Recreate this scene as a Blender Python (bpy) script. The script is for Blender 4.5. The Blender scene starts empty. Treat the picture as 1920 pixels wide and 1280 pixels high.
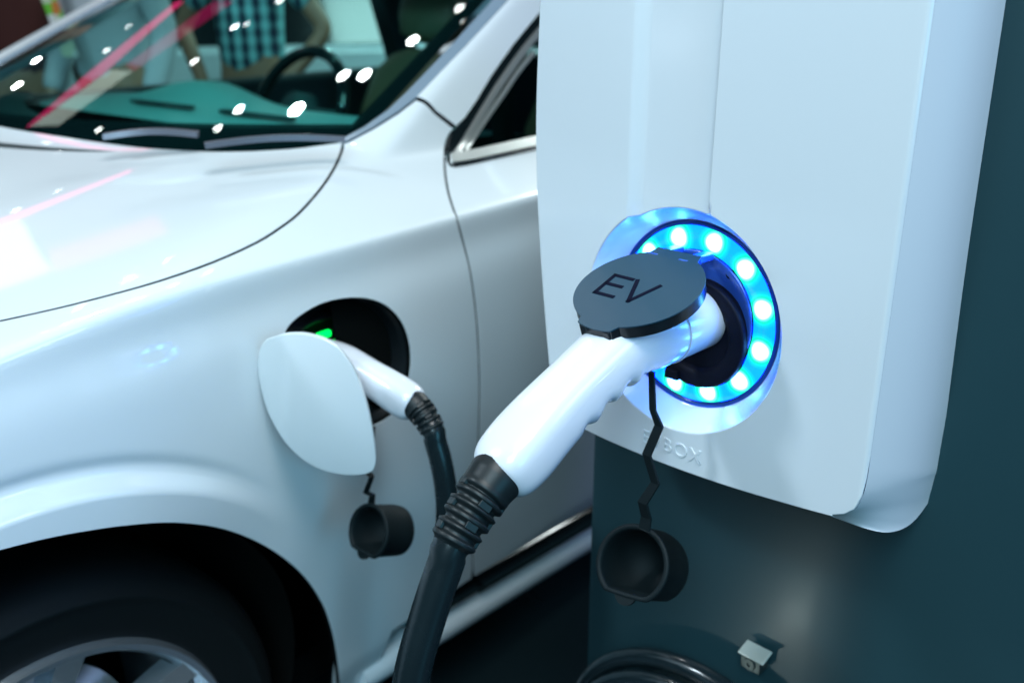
import bpy, bmesh, math, random
import numpy as np
from mathutils import Vector, Matrix
from mathutils.geometry import delaunay_2d_cdt
random.seed(7); rng = np.random.default_rng(7)
R_ = math.radians
sc = bpy.context.scene
COL = sc.collection

# ------------------------------------------------------------------ camera
FPX, PITCH, CAMH = 1800.0, R_(20), 1.30           # focal length in pixels of a 1920 px wide picture
cam_d = bpy.data.cameras.new('camera'); cam = bpy.data.objects.new('camera', cam_d); COL.objects.link(cam)
cam.location = (0, 0, CAMH); cam.rotation_euler = (R_(90) - PITCH, 0, 0)
cam_d.sensor_width = 36; cam_d.lens = 36 * FPX / 1920; cam_d.clip_start = .02; cam_d.clip_end = 200
cam_d.dof.use_dof = True; cam_d.dof.focus_distance = 0.83; cam_d.dof.aperture_fstop = 4.2
cam_d.dof.aperture_blades = 9
sc.camera = cam
# ------------------------------------------------------------------ world: dim teal light of the hall
w = bpy.data.worlds.new('World'); sc.world = w; w.use_nodes = True
wn = w.node_tree.nodes; wl = w.node_tree.links
bg = wn['Background']; bg.inputs[1].default_value = 0.32
tc = wn.new('ShaderNodeTexCoord'); sx = wn.new('ShaderNodeSeparateXYZ'); cr = wn.new('ShaderNodeValToRGB')
wl.new(tc.outputs['Generated'], sx.inputs[0]); wl.new(sx.outputs['Z'], cr.inputs[0])
cr.color_ramp.elements[0].position = 0.0; cr.color_ramp.elements[0].color = (.13, .35, .47, 1)
cr.color_ramp.elements[1].position = .34; cr.color_ramp.elements[1].color = (.012, .035, .045, 1)
wg = cr.color_ramp.elements.new(.12); wg.color = (.08, .23, .32, 1)
wl.new(cr.outputs[0], bg.inputs[0])

def area(name, loc, target, size, power, color, spread=180, shape='RECTANGLE', size_y=None):
    l = bpy.data.lights.new(name, 'AREA'); l.shape = shape; l.size = size
    if size_y: l.size_y = size_y
    elif shape == 'RECTANGLE': l.size_y = size
    l.energy = power; l.color = color; l.spread = R_(spread)
    o = bpy.data.objects.new(name, l); COL.objects.link(o); o.location = loc
    o.rotation_euler = (Vector(target) - Vector(loc)).to_track_quat('-Z', 'Y').to_euler()
    return o
area('key_fill_light', (-.5, -1.9, 3.0), (-.2, 1.3, .8), 1.5, 72, (.52, .84, 1.0))  # added key behind the camera, brightens the car's flank
area('key_fill_light', (.35, -.5, 4.2), (-.3, 1.5, .9), 1.6, 100, (.93, .98, 1.0))
area('key_fill_light', (-2.88, .51, 3.4), (.16, .87, 1.0), .40, 56, (.74, .89, 1.0))
area('key_fill_light', (2.6, -2.4, 1.5), (-.1, 1.3, .7), 1.5, 30, (.14, .62, .92))  # added teal fill for the car's lower flank
area('key_fill_light', (2.6, .0, 2.4), (.35, .8, 1.0), .9, 20, (.42, .55, 1.0))  # added blue fill for the station's side cover
area('key_fill_light', (2.6, 6.2, 4.2), (-1.5, 6.2, .8), 1.2, 160, (.9, 1, 1.0))  # added light to brighten the background car and people
area('added_uplight', (-.53, .58, .03), (.36, .86, .62), .05, .028, (.85, 1, .95), spread=40, shape='DISK')  # added unseen uplight, puts a highlight on the station's lower body
# ceiling spots of the hall
LAMPS = [(-1.34, 3.34, 1.6), (-1.09, 3.50, 1.2), (-.94, 3.42, 1.3), (-.68, 3.58, 1.1), (-1.80, 3.62, 1), (-1.90, 3.50, .8), (-2.51, 4.79, 1), (-2.29, 5.09, .9), (-2.17, 5.0, .6),
         (-1.95, 5.12, .9), (-3.12, 4.41, .7), (-1.2, 3.05, .4), (-4.43, 8.26, .8), (-4.28, 7.28, .9), (-.43, 3.73, .9), (-.38, 3.60, .6), (-3.16, 5.93, .7),
         (-2.0, 9.5, 1.6), (-4.5, 11, 1.8), (.5, 9, 1.6), (-1.0, 12.5, 2.0), (-6.5, 9.5, 1.8), (2.5, 11, 1.6), (-3.2, 13.5, 2.0), (-8, 13, 2), (1.0, 14, 2), (.6, 6.0, 1.1), (1.6, 7.6, 1.2), (-.6, 7.2, 1.2)]
for i_, (x, y, k) in enumerate(LAMPS):
    f_ = (1.0, .35, .5, .25, .30, .12, .08, .10, .05, .06, .10, .04, .05, .07, .08, .05, .05)[i_] if i_ < 17 else .6
    area('hall_spot', (x, y, 4.0), (x * .6, y * .6, 0), .055 * k, 3.2 * k * k * f_, (.93, 1, 1), shape='DISK')
# ------------------------------------------------------------------ render settings
sc.view_settings.view_transform = 'Standard'; sc.view_settings.look = 'None'
sc.view_settings.gamma = 1; sc.view_settings.exposure = 0.12
sc.render.engine = 'CYCLES'
sc.cycles.use_denoising = True
sc.cycles.max_bounces = 8; sc.cycles.transparent_max_bounces = 12
sc.cycles.sample_clamp_indirect = 6

# ================================================================== frames of reference
CP, SP = math.cos(PITCH), math.sin(PITCH)
CAM = np.array([0, 0, CAMH])
def ray(x, y):
    a = (x - 960) / FPX; b = (640 - y) / FPX
    return np.array([a, CP + b * SP, -SP + b * CP])
Z = np.array([0, 0, 1.0])
_th = R_(45); H_ = np.array([math.sin(_th), -math.cos(_th), 0]); M_ = np.array([-math.cos(_th), -math.sin(_th), 0])
RC = CAM + .92 * ray(1279, 603)                  # centre of the charger's socket dish
_tc = R_(37.9); D_ = np.array([math.sin(_tc), math.cos(_tc), 0]); N_ = np.array([math.cos(_tc), -math.sin(_tc), 0])
Q = CAM + 1.3 * ray(650, 680); Q0 = np.array([Q[0], Q[1], 0])   # charge port on the car's flank
def CH(h, m, z): return RC + H_ * h + M_ * m + Z * z          # charger: right, out of the face, up
def CAR(s, t, z): return Q0 + D_ * s + N_ * t + Z * z         # car: to the rear, outward, height above floor
def plane_hit(x, y, P0, n):
    r = ray(x, y); return CAM + r * (np.dot(P0 - CAM, n) / np.dot(r, n))
def chm(x, y, m):
    P = plane_hit(x, y, RC + M_ * m, M_) - RC; return (P @ H_, P[2])
def to_car(P): P = np.asarray(P) - Q0; return np.array([P @ D_, P @ N_, P[2]])
def car_t(x, y, t=0):
    c = to_car(plane_hit(x, y, Q + N_ * t, N_)); return (c[0], c[2])
def car_z(x, y, z):
    c = to_car(plane_hit(x, y, np.array([0, 0, z]), Z)); return (c[0], c[1])

# ================================================================== materials
def mat(name, color, rough=.5, metal=0, coat=0, spec=.5, emit=None, estr=0, bump=None, var=None, coat_rough=.03):
    m = bpy.data.materials.new(name); m.use_nodes = True
    nt = m.node_tree; b = nt.nodes['Principled BSDF']
    b.inputs['Base Color'].default_value = (*color, 1); b.inputs['Roughness'].default_value = rough
    b.inputs['Metallic'].default_value = metal; b.inputs['Coat Weight'].default_value = coat
    b.inputs['Coat Roughness'].default_value = coat_rough
    b.inputs['Specular IOR Level'].default_value = spec
    if emit: b.inputs['Emission Color'].default_value = (*emit, 1); b.inputs['Emission Strength'].default_value = estr
    t = nt.nodes.new('ShaderNodeTexCoord')
    if bump:
        sc_, st, dist = bump
        n = nt.nodes.new('ShaderNodeTexNoise'); n.inputs['Scale'].default_value = sc_; n.inputs['Detail'].default_value = 4
        u = nt.nodes.new('ShaderNodeBump'); u.inputs['Strength'].default_value = st; u.inputs['Distance'].default_value = dist
        nt.links.new(t.outputs['Object'], n.inputs['Vector']); nt.links.new(n.outputs[0], u.inputs['Height']); nt.links.new(u.outputs[0], b.inputs['Normal'])
    if var:
        sc_, amt = var
        n = nt.nodes.new('ShaderNodeTexNoise'); n.inputs['Scale'].default_value = sc_; n.inputs['Detail'].default_value = 5
        r = nt.nodes.new('ShaderNodeMapRange'); r.inputs['To Min'].default_value = max(.02, rough - amt); r.inputs['To Max'].default_value = rough + amt
        nt.links.new(t.outputs['Object'], n.inputs['Vector']); nt.links.new(n.outputs[0], r.inputs['Value']); nt.links.new(r.outputs[0], b.inputs['Roughness'])
    return m
M = {}
M['paint'] = mat('car_paint', (.72, .79, .83), .38, coat=1, spec=.5, coat_rough=.045)
M['cover'] = mat('charger_plastic', (.72, .76, .80), .22, coat=.6, bump=(900, .04, .0004), coat_rough=.10)
M['handle'] = mat('handle_plastic', (.74, .77, .84), .24, coat=.5, bump=(1200, .03, .0003), coat_rough=.08)
M['rubber'] = mat('black_rubber', (.006, .011, .013), .42, spec=.4, bump=(600, .10, .0006), var=(60, .08))
M['cable'] = mat('black_cable_sheath', (.006, .012, .015), .27, var=(40, .07), bump=(300, .06, .0006))
M['cap'] = mat('black_cap_rubber', (.004, .009, .011), .6, spec=.2, bump=(500, .1, .0006))
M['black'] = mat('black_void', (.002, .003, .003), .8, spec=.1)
M['gloss_black'] = mat('gloss_black_trim', (.006, .010, .012), .10, coat=.5)
M['body'] = mat('charger_body_grey', (.017, .052, .064), .36, coat=.15, bump=(1400, .08, .0003), coat_rough=.2)
M['lid'] = mat('lid_grey_plastic', (.013, .050, .085), .36, spec=.4, bump=(1500, .1, .0002))
M['lid_edge'] = mat('lid_black_edge', (.008, .010, .014), .25)
M['ink'] = mat('dark_blue_lettering', (.002, .003, .015), .7, spec=.1)
M['navy'] = mat('socket_navy_plastic', (.03, .10, .45), .22, coat=.5)
M['collar'] = mat('socket_black_plastic', (.002, .003, .012), .6, spec=.2)
M['chrome'] = mat('chrome', (.92, .95, .92), .32, metal=.85)
M['alloy'] = mat('wheel_alloy', (.62, .7, .76), .25, metal=.9)
M['tyre'] = mat('tyre_rubber', (.004, .006, .007), .6, spec=.25, bump=(200, .1, .001))
M['trim_blue'] = mat('windshield_moulding', (.20, .27, .34), .25, coat=.3)
M['dash'] = mat('dashboard_vinyl', (.17, .36, .36), .5, bump=(300, .2, .001))
M['interior'] = mat('dark_interior', (.012, .03, .035), .6)
M['seat'] = mat('seat_leather', (.13, .10, .055), .5, bump=(40, .2, .002))
M['green_led'] = mat('green_light', (.0, .5, .12), .3, emit=(.0, 1, .10), estr=1.6)
M['steel'] = mat('bracket_steel', (.75, .76, .70), .22, metal=1)
M['floor'] = mat('hall_floor_dark', (.010, .020, .024), .30, var=(3, .1))

def glass_mat(name, tint, ior=1.45):
    m = bpy.data.materials.new(name); m.use_nodes = True; nt = m.node_tree; nt.nodes.clear()
    o = nt.nodes.new('ShaderNodeOutputMaterial'); mx = nt.nodes.new('ShaderNodeMixShader')
    f = nt.nodes.new('ShaderNodeFresnel'); f.inputs[0].default_value = ior
    tr = nt.nodes.new('ShaderNodeBsdfTransparent'); tr.inputs[0].default_value = (*tint, 1)
    g = nt.nodes.new('ShaderNodeBsdfGlossy'); g.inputs['Roughness'].default_value = .0
    nt.links.new(f.outputs[0], mx.inputs[0]); nt.links.new(tr.outputs[0], mx.inputs[1]); nt.links.new(g.outputs[0], mx.inputs[2]); nt.links.new(mx.outputs[0], o.inputs[0])
    return m
M['glass'] = glass_mat('windshield_glass', (.45, .95, .90))
M['side_glass'] = glass_mat('side_window_glass', (.18, .32, .32))

# LED diffuser: it gives off light, brighter and greener round each diode
def led_mat(cx, cz, nled, phase, rmid):
    m = bpy.data.materials.new('light_ring_diffuser'); m.use_nodes = True; nt = m.node_tree
    b = nt.nodes['Principled BSDF']; L = nt.links.new
    at = nt.nodes.new('ShaderNodeAttribute'); at.attribute_name = 'ledpos'   # x = distance to the nearest diode in metres
    sx = nt.nodes.new('ShaderNodeSeparateXYZ'); L(at.outputs['Vector'], sx.inputs[0])
    mr = nt.nodes.new('ShaderNodeMapRange'); mr.inputs['From Min'].default_value = 0; mr.inputs['From Max'].default_value = .022
    L(sx.outputs['X'], mr.inputs['Value'])
    r = nt.nodes.new('ShaderNodeValToRGB'); L(mr.outputs[0], r.inputs[0])
    e = r.color_ramp.elements
    e[0].position = 0; e[0].color = (.06, .28, 1, 1); e[1].position = 1; e[1].color = (.0, .018, 1, 1)
    for p, c in ((.36, (.05, .25, .5, 1)), (.44, (.008, .09, .045, 1)), (.53, (.0, .050, .014, 1)), (.68, (.0, .028, .030, 1)), (.84, (.0, .018, .4, 1))):
        k = e.new(p); k.color = c
    s = nt.nodes.new('ShaderNodeMapRange'); s.inputs['From Min'].default_value = .2; s.inputs['From Max'].default_value = .55
    s.inputs['To Min'].default_value = 26; s.inputs['To Max'].default_value = 26
    L(mr.outputs[0], s.inputs['Value'])
    b.inputs['Base Color'].default_value = (.02, .1, .3, 1); b.inputs['Roughness'].default_value = .12
    L(r.outputs[0], b.inputs['Emission Color']); L(s.outputs[0], b.inputs['Emission Strength'])
    return m

# ================================================================== mesh helpers
def thing(name, label, cat, loc, group=None):
    o = bpy.data.objects.new(name, None); COL.objects.link(o); o.location = tuple(loc)
    o.empty_display_size = .05
    o['label'] = label; o['category'] = cat
    if group: o['group'] = group
    return o
def wloc(o):
    v = np.zeros(3)
    while o is not None: v += np.array(o.location); o = o.parent
    return v
def obj(name, V, F, m, parent=None, smooth=True, normals=None, label=None, bevel=0, sharp=None):
    me = bpy.data.meshes.new(name)
    off = wloc(parent) if parent is not None else np.zeros(3)
    V = np.asarray(V, float) - off
    me.from_pydata([tuple(v) for v in V], [], [tuple(int(i) for i in f) for f in F]); me.validate(); me.update()
    me.materials.append(m)
    if smooth: me.polygons.foreach_set('use_smooth', [True] * len(me.polygons))
    if normals is not None: me.normals_split_custom_set_from_vertices([tuple(n) for n in normals])
    elif sharp: me.set_sharp_from_angle(angle=R_(sharp))
    o = bpy.data.objects.new(name, me); COL.objects.link(o)
    if parent is not None: o.parent = parent
    if label: o['label'] = label
    if bevel:
        b = o.modifiers.new('bevel', 'BEVEL'); b.width = bevel; b.segments = 3; b.limit_method = 'ANGLE'; b.angle_limit = R_(35)
        if smooth and not sharp: me.set_sharp_from_angle(angle=R_(40))
    return o
def tag(o, label, cat, group=None):
    o['label'] = label; o['category'] = cat
    if group: o['group'] = group
    return o
class MB:
    def __init__(s): s.V = []; s.F = []
    def add(s, V, F):
        n = len(s.V); s.V += [np.asarray(v, float) for v in V]; s.F += [[i + n for i in f] for f in F]; return s
    def box(s, c, ax, ay, az, hx, hy, hz):
        c = np.asarray(c, float); ax, ay, az = (np.asarray(a, float) for a in (ax, ay, az))
        V = [c + ax * hx * i + ay * hy * j + az * hz * k for i in (-1, 1) for j in (-1, 1) for k in (-1, 1)]
        F = [[0, 1, 3, 2], [4, 6, 7, 5], [0, 4, 5, 1], [2, 3, 7, 6], [0, 2, 6, 4], [1, 5, 7, 3]]
        if np.dot(np.cross(ax, ay), az) < 0: F = [f[::-1] for f in F]
        return s.add(V, F)
    def build(s, name, m, parent=None, **k): return obj(name, s.V, s.F, m, parent, **k)
def catmull(P, step=None, n=8, closed=False):
    P = [np.asarray(p, float) for p in P]; out = []
    L = len(P); rng_ = range(L) if closed else range(L - 1)
    for i in rng_:
        if closed: a, b, c, d = P[i - 1], P[i], P[(i + 1) % L], P[(i + 2) % L]
        else: a, b, c, d = P[max(i - 1, 0)], P[i], P[i + 1], P[min(i + 2, L - 1)]
        k = n if step is None else max(1, int(np.linalg.norm(c - b) / step))
        for j in range(k):
            t = j / k
            out.append(.5 * (2 * b + (c - a) * t + (2 * a - 5 * b + 4 * c - d) * t * t + (3 * b - a - 3 * c + d) * t ** 3))
    if not closed: out.append(P[-1])
    return out
def sweep(path, section, up=None, cap=True):
    """section(i, u) -> closed list of (a, b) offsets; a along the frame normal, b along the binormal"""
    path = [np.asarray(p, float) for p in path]; n = len(path); V = []; F = []
    T = [(path[min(i + 1, n - 1)] - path[max(i - 1, 0)]) for i in range(n)]
    T = [t / (np.linalg.norm(t) + 1e-12) for t in T]
    up = np.array([0, 0, 1.0]) if up is None else np.asarray(up, float)
    if abs(up @ T[0]) > .9: up = np.array([1.0, 0, 0])
    nn = up - T[0] * (up @ T[0]); nn /= np.linalg.norm(nn)
    for i in range(n):
        nn = nn - T[i] * (nn @ T[i]); nn /= np.linalg.norm(nn); bb = np.cross(T[i], nn)
        S = section(i, i / (n - 1)); k = len(S)
        for a, b in S: V.append(path[i] + nn * a + bb * b)
    for i in range(n - 1):
        for j in range(k):
            j2 = (j + 1) % k
            F.append([i * k + j, i * k + j2, (i + 1) * k + j2, (i + 1) * k + j])
    if cap: F.append(list(range(k))[::-1]); F.append([(n - 1) * k + j for j in range(k)])
    return V, F
def circ(r, k=20): return [(r * math.cos(2 * math.pi * j / k), r * math.sin(2 * math.pi * j / k)) for j in range(k)]
def tube(path, r, k=20, up=None):
    rr = r if callable(r) else (lambda i, u: r)
    return sweep(path, lambda i, u: circ(rr(i, u), k), up)
def lathe(prof, c, ax, ux, vx, k=64, squash=None):
    """prof: list of (radius, along axis); closed round"""
    V = []; F = []; n = len(prof); c = np.asarray(c, float)
    for r, a in prof:
        for j in range(k):
            th = 2 * math.pi * j / k
            V.append(c + ax * a + ux * r * math.cos(th) + vx * r * math.sin(th))
    for i in range(n - 1):
        for j in range(k):
            j2 = (j + 1) % k; F.append([i * k + j, i * k + j2, (i + 1) * k + j2, (i + 1) * k + j])
    return V, F
def inpoly(P, poly):
    P = np.asarray(P); poly = np.asarray(poly); x, y = P[:, 0], P[:, 1]; r = np.zeros(len(P), bool); j = len(poly) - 1
    for i in range(len(poly)):
        xi, yi = poly[i]; xj, yj = poly[j]
        c = ((yi > y) != (yj > y)) & (x < (xj - xi) * (y - yi) / (yj - yi + 1e-15) + xi); r ^= c; j = i
    return r
def segdist(P, poly):
    d = np.full(len(P), 1e9); poly = np.asarray(poly)
    for i in range(len(poly)):
        a = poly[i]; b = poly[(i + 1) % len(poly)]; ab = b - a; t = np.clip(((P - a) @ ab) / (ab @ ab + 1e-15), 0, 1)
        d = np.minimum(d, np.linalg.norm(P - (a + t[:, None] * ab), axis=1))
    return d
def resample(poly, step):
    out = []; n = len(poly)
    for i in range(n):
        a = np.asarray(poly[i], float); b = np.asarray(poly[(i + 1) % n], float); L = np.linalg.norm(b - a)
        k = max(1, int(round(L / step)))
        for j in range(k): out.append(a + (b - a) * j / k)
    o2 = [out[0]]
    for p in out[1:]:
        if np.linalg.norm(p - o2[-1]) > step * .2: o2.append(p)
    if np.linalg.norm(o2[0] - o2[-1]) < step * .2: o2.pop()
    return o2
def area2(poly):
    p = np.asarray(poly); q = np.roll(p, -1, 0); return .5 * np.sum(p[:, 0] * q[:, 1] - q[:, 0] * p[:, 1])
def inset(poly, d):
    """shift a counter-clockwise closed polygon inward by d"""
    p = np.asarray(poly); a = np.roll(p, 1, 0); b = np.roll(p, -1, 0)
    t = b - a; t /= np.linalg.norm(t, axis=1)[:, None] + 1e-12
    nrm = np.stack([-t[:, 1], t[:, 0]], 1)
    return p + nrm * d
def fill(outline, step, holes=(), gap=0, bstep=None):
    """2-D domain mesh. returns pts, tris, list of boundary index loops (outline ccw, holes cw)"""
    bstep = bstep or step * .6
    loops = []
    o = resample(outline, bstep)
    if area2(o) < 0: o = o[::-1]
    if gap: o = list(inset(o, gap))
    loops.append(np.array(o))
    for hpoly in holes:
        hh = resample(hpoly, bstep)
        if area2(hh) > 0: hh = hh[::-1]
        loops.append(np.array(hh))
    allp = np.vstack(loops); mn = allp.min(0); mx = allp.max(0)
    gx = np.arange(mn[0], mx[0], step); gy = np.arange(mn[1], mx[1], step * .866)
    G = np.array([[x + (step / 2 if k % 2 else 0), y] for k, y in enumerate(gy) for x in gx])
    keep = inpoly(G, loops[0])
    for l in loops[1:]: keep &= ~inpoly(G, l)
    for l in loops: keep &= segdist(G, l) > step * .45
    G = G[keep]
    pts = np.vstack([allp, G]); E = []; idx = []; n = 0
    for l in loops:
        k = len(l); E += [(n + i, n + (i + 1) % k) for i in range(k)]; idx.append(list(range(n, n + k))); n += k
    vs, es, fs, ov, oe, of = delaunay_2d_cdt([Vector(p) for p in pts], E, [], 0, 1e-7)
    P = np.array([[v.x, v.y] for v in vs])
    mp = {}
    for i, src in enumerate(ov):
        for s_ in src: mp[s_] = i
    F = np.array([list(f) for f in fs if len(f) == 3]); cen = P[F].mean(1)
    k = inpoly(cen, loops[0])
    for l in loops[1:]: k &= ~inpoly(cen, l)
    F = F[k]
    a = P[F[:, 0]]; b = P[F[:, 1]]; c = P[F[:, 2]]
    ar = (b[:, 0] - a[:, 0]) * (c[:, 1] - a[:, 1]) - (b[:, 1] - a[:, 1]) * (c[:, 0] - a[:, 0])
    F[ar < 0] = F[ar < 0][:, ::-1]
    F = F[np.abs(ar) > 1e-12]
    idx = [[mp[i] for i in l] for l in idx]
    return P, F, idx
def fill_plus(outline, holes, extra, step, bstep):
    loops_ = []
    o = resample(outline, bstep); o = o if area2(o) > 0 else o[::-1]; loops_.append(np.array(o))
    for h_ in holes:
        hh = [np.array(p) for p in h_]; hh = hh if area2(hh) < 0 else hh[::-1]; loops_.append(np.array(hh))
    allp = np.vstack(loops_); mn = allp.min(0); mx = allp.max(0)
    G = [[x + (step / 2 if k % 2 else 0), y] for k, y in enumerate(np.arange(mn[1], mx[1], step * .866)) for x in np.arange(mn[0], mx[0], step)]
    G = np.array(G); ex = np.array(extra)
    # remove coarse points where the extra ones are
    d = np.full(len(G), 1e9)
    for c in np.array_split(ex, max(1, len(ex) // 400)):
        d = np.minimum(d, np.linalg.norm(G[:, None] - c[None], axis=2).min(1))
    G = np.vstack([G[d > step * .5], ex])
    keep = inpoly(G, loops_[0])
    for l in loops_[1:]: keep &= ~inpoly(G, l)
    for l in loops_: keep &= segdist(G, l) > .0008
    G = G[keep]; pts = np.vstack([allp, G]); E = []; idx = []; n = 0
    for l in loops_:
        k = len(l); E += [(n + i, n + (i + 1) % k) for i in range(k)]; idx.append(list(range(n, n + k))); n += k
    vs, es, fs, ov, oe, of = delaunay_2d_cdt([Vector(p) for p in pts], E, [], 0, 1e-7)
    Pp = np.array([[v.x, v.y] for v in vs]); mp = {}
    for i, src in enumerate(ov):
        for s2 in src: mp[s2] = i
    Ff = np.array([list(f) for f in fs if len(f) == 3]); cen = Pp[Ff].mean(1)
    k = inpoly(cen, loops_[0])
    for l in loops_[1:]: k &= ~inpoly(cen, l)
    Ff = Ff[k]; a, b, c = Pp[Ff[:, 0]], Pp[Ff[:, 1]], Pp[Ff[:, 2]]
    ar = (b[:, 0] - a[:, 0]) * (c[:, 1] - a[:, 1]) - (b[:, 1] - a[:, 1]) * (c[:, 0] - a[:, 0])
    Ff[ar < 0] = Ff[ar < 0][:, ::-1]
    return Pp, Ff[np.abs(ar) > 1e-13], [[mp[i] for i in l] for l in idx]
def rolled(V, Nn, F, loops, depth, roll=.0012):
    """add a rolled rim of the given depth along every boundary loop"""
    V = list(V); Nn = list(Nn); F = [list(f) for f in F]
    for l in loops:
        k = len(l); base = []
        for i in range(k):
            p = V[l[i]]; a = V[l[i - 1]]; b = V[l[(i + 1) % k]]; n = Nn[l[i]]
            t = b - a; t = t / (np.linalg.norm(t) + 1e-12); o = np.cross(t, n); o /= np.linalg.norm(o) + 1e-12
            base.append((p, n, o))
        rings = [l]
        for q, (oo, dd, wn_) in enumerate(((.7, .3, .6), (1.0, 1.0, 1.0), (1.0, None, 1.0))):
            st = len(V)
            for p, n, o in base:
                V.append(p + o * roll * oo - n * (roll * dd if dd is not None else depth))
                nn = n * (1 - wn_) + o * wn_; Nn.append(nn / np.linalg.norm(nn))
            rings.append(list(range(st, st + k)))
        for a, b in zip(rings[:-1], rings[1:]):
            for i in range(k):
                j = (i + 1) % k; F.append([a[i], b[i], b[j], a[j]])
    return V, Nn, F
def orient(V, F, want):
    """flip if faces disagree with the wanted normals"""
    V = np.asarray(V); f = F[0]; n = np.cross(V[f[1]] - V[f[0]], V[f[2]] - V[f[0]])
    return n @ want[f[0]] > 0

# ================================================================== CAR BODY SURFACE  F(s,t,z)=0, outside > 0
ZC = CAMH - .313                                  # height of the shoulder crease
AC = (-.485, .365)                                # centre of the wheel arch
def smax(a, b, k): return .5 * (a + b + np.sqrt((a - b) ** 2 + k * k))
def smin(a, b, k): return .5 * (a + b - np.sqrt((a - b) ** 2 + k * k))
def sstep(x, a, b): u = np.clip((x - a) / (b - a), 0, 1); return u * u * (3 - 2 * u)
def sbase(t): return .222 - .245 * (1 - ((t + .91) / .69) ** 2)
def zws(s, t): return 1.075 + .45 * (s - sbase(t))
def flank_t(s, z):
    dz = np.maximum(ZC - z, 0)
    d1 = np.minimum(dz, .45); T = .11 * d1 - .32 * d1 ** 2 - .178 * np.maximum(dz - .45, 0) - .006 * np.exp(-((z - ZC + .045) / .035) ** 2)
    T = T - .012 * sstep(.30 - z, 0, .10)
    r = np.hypot(s - AC[0], z - AC[1]); ang = np.arctan2(z - AC[1], s - AC[0])
    fade = sstep(ang, .60, 1.25)
    T = T + fade * (.015 * sstep(-r, -.466, -.441) - .0040 * np.exp(-((r - .472) / .010) ** 2))
    return T
def Fcar(s, t, z):
    f1 = t - flank_t(s, z)
    f2 = (z - ZC + .42 * t + .0) / 1.085
    sh = np.clip(s - .2, -2, .25)
    zh = ZC + .082 + .13 * sh - .10 * np.clip(-.5 - s, 0, 9) ** 2 + .055 * (-t - .2) * np.clip(1.75 + t, 0, 2) / 1.2
    rid = .003 * np.exp(-((t + .42 + .10 * (s - .2)) / .08) ** 2)
    f3 = z - zh - rid
    body = smax(smax(f1, f2, .006), f3, .012)
    body = smax(body, -(t + 1.80), .03)
    fs = (t + .15 + .40 * (z - 1.04)) / 1.077
    fw = (z - zws(s, t)) * .91
    gh = smax(smax(fs, fw, .012), (z - 1.46 + .05 * (t + .9) ** 2), .05)
    gh = smax(gh, 1.01 - z, .004)
    gh = smax(gh, -(t + 1.68 - .40 * (z - 1.04)) / 1.077, .02)
    return smin(body, gh, .012)
def Fgrad(s, t, z, e=6e-4):
    g = np.stack([Fcar(s + e, t, z) - Fcar(s - e, t, z), Fcar(s, t + e, z) - Fcar(s, t - e, z), Fcar(s, t, z + e) - Fcar(s, t, z - e)], -1)
    return g / (np.linalg.norm(g, axis=-1, keepdims=True) + 1e-12)
def car_hit(x, y):
    """where the sight line of the photograph meets the body: (s,t,z)"""
    r = ray(x, y); ks = np.arange(.5, 6, .01); P = CAM[None] + ks[:, None] * r[None] - Q0
    s = P @ D_; t = P @ N_; z = P[:, 2]; f = Fcar(s, t, z)
    i = np.where((f[:-1] > 0) & (f[1:] <= 0))[0]
    if len(i) == 0: return None
    a, b = ks[i[0]], ks[i[0] + 1]
    for _ in range(20):
        c = .5 * (a + b); p = CAM + c * r - Q0
        if Fcar(p @ D_, p @ N_, p[2]) > 0: a = c
        else: b = c
    p = CAM + a * r - Q0; return np.array([p @ D_, p @ N_, p[2]])
def sq(p): return (p[0], (p[2] - p[1]) / math.sqrt(2))
def PX(*pts):                                       # traced points -> domain (s, q)
    out = []
    for x, y in pts:
        p = car_hit(x, y)
        if p is None: raise RuntimeError('no hit %s %s' % (x, y))
        out.append(sq(p))
    return out
def ST(s, z):                                       # flank point at (s, z)
    return (s, (z - float(flank_t(np.float64(s), np.float64(z)))) / math.sqrt(2))
def lift(P):
    """domain points -> (s,t,z) on the body, walking in along (-1,-1)/sqrt2"""
    s = P[:, 0]; q = P[:, 1]; rt = 1 / math.sqrt(2)
    lo = np.full(len(P), -3.0); hi = np.full(len(P), 3.0)   # p = (t+z)/sqrt2
    f = lambda p: Fcar(s, (p - q) * rt, (p + q) * rt)
    # outermost root: coarse scan from outside
    ps = np.linspace(2.2, -1.6, 381); prev = np.full(len(P), 2.2); done = np.zeros(len(P), bool)
    for p in ps:
        v = f(np.full(len(P), p)); hit = (~done) & (v <= 0)
        lo[hit] = p; hi[hit] = prev[hit]; done |= hit; prev[~done] = p
    for _ in range(24):
        c = .5 * (lo + hi); v = f(c); hi = np.where(v > 0, c, hi); lo = np.where(v > 0, lo, c)
    return s, (lo - q) * rt, (lo + q) * rt
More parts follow.
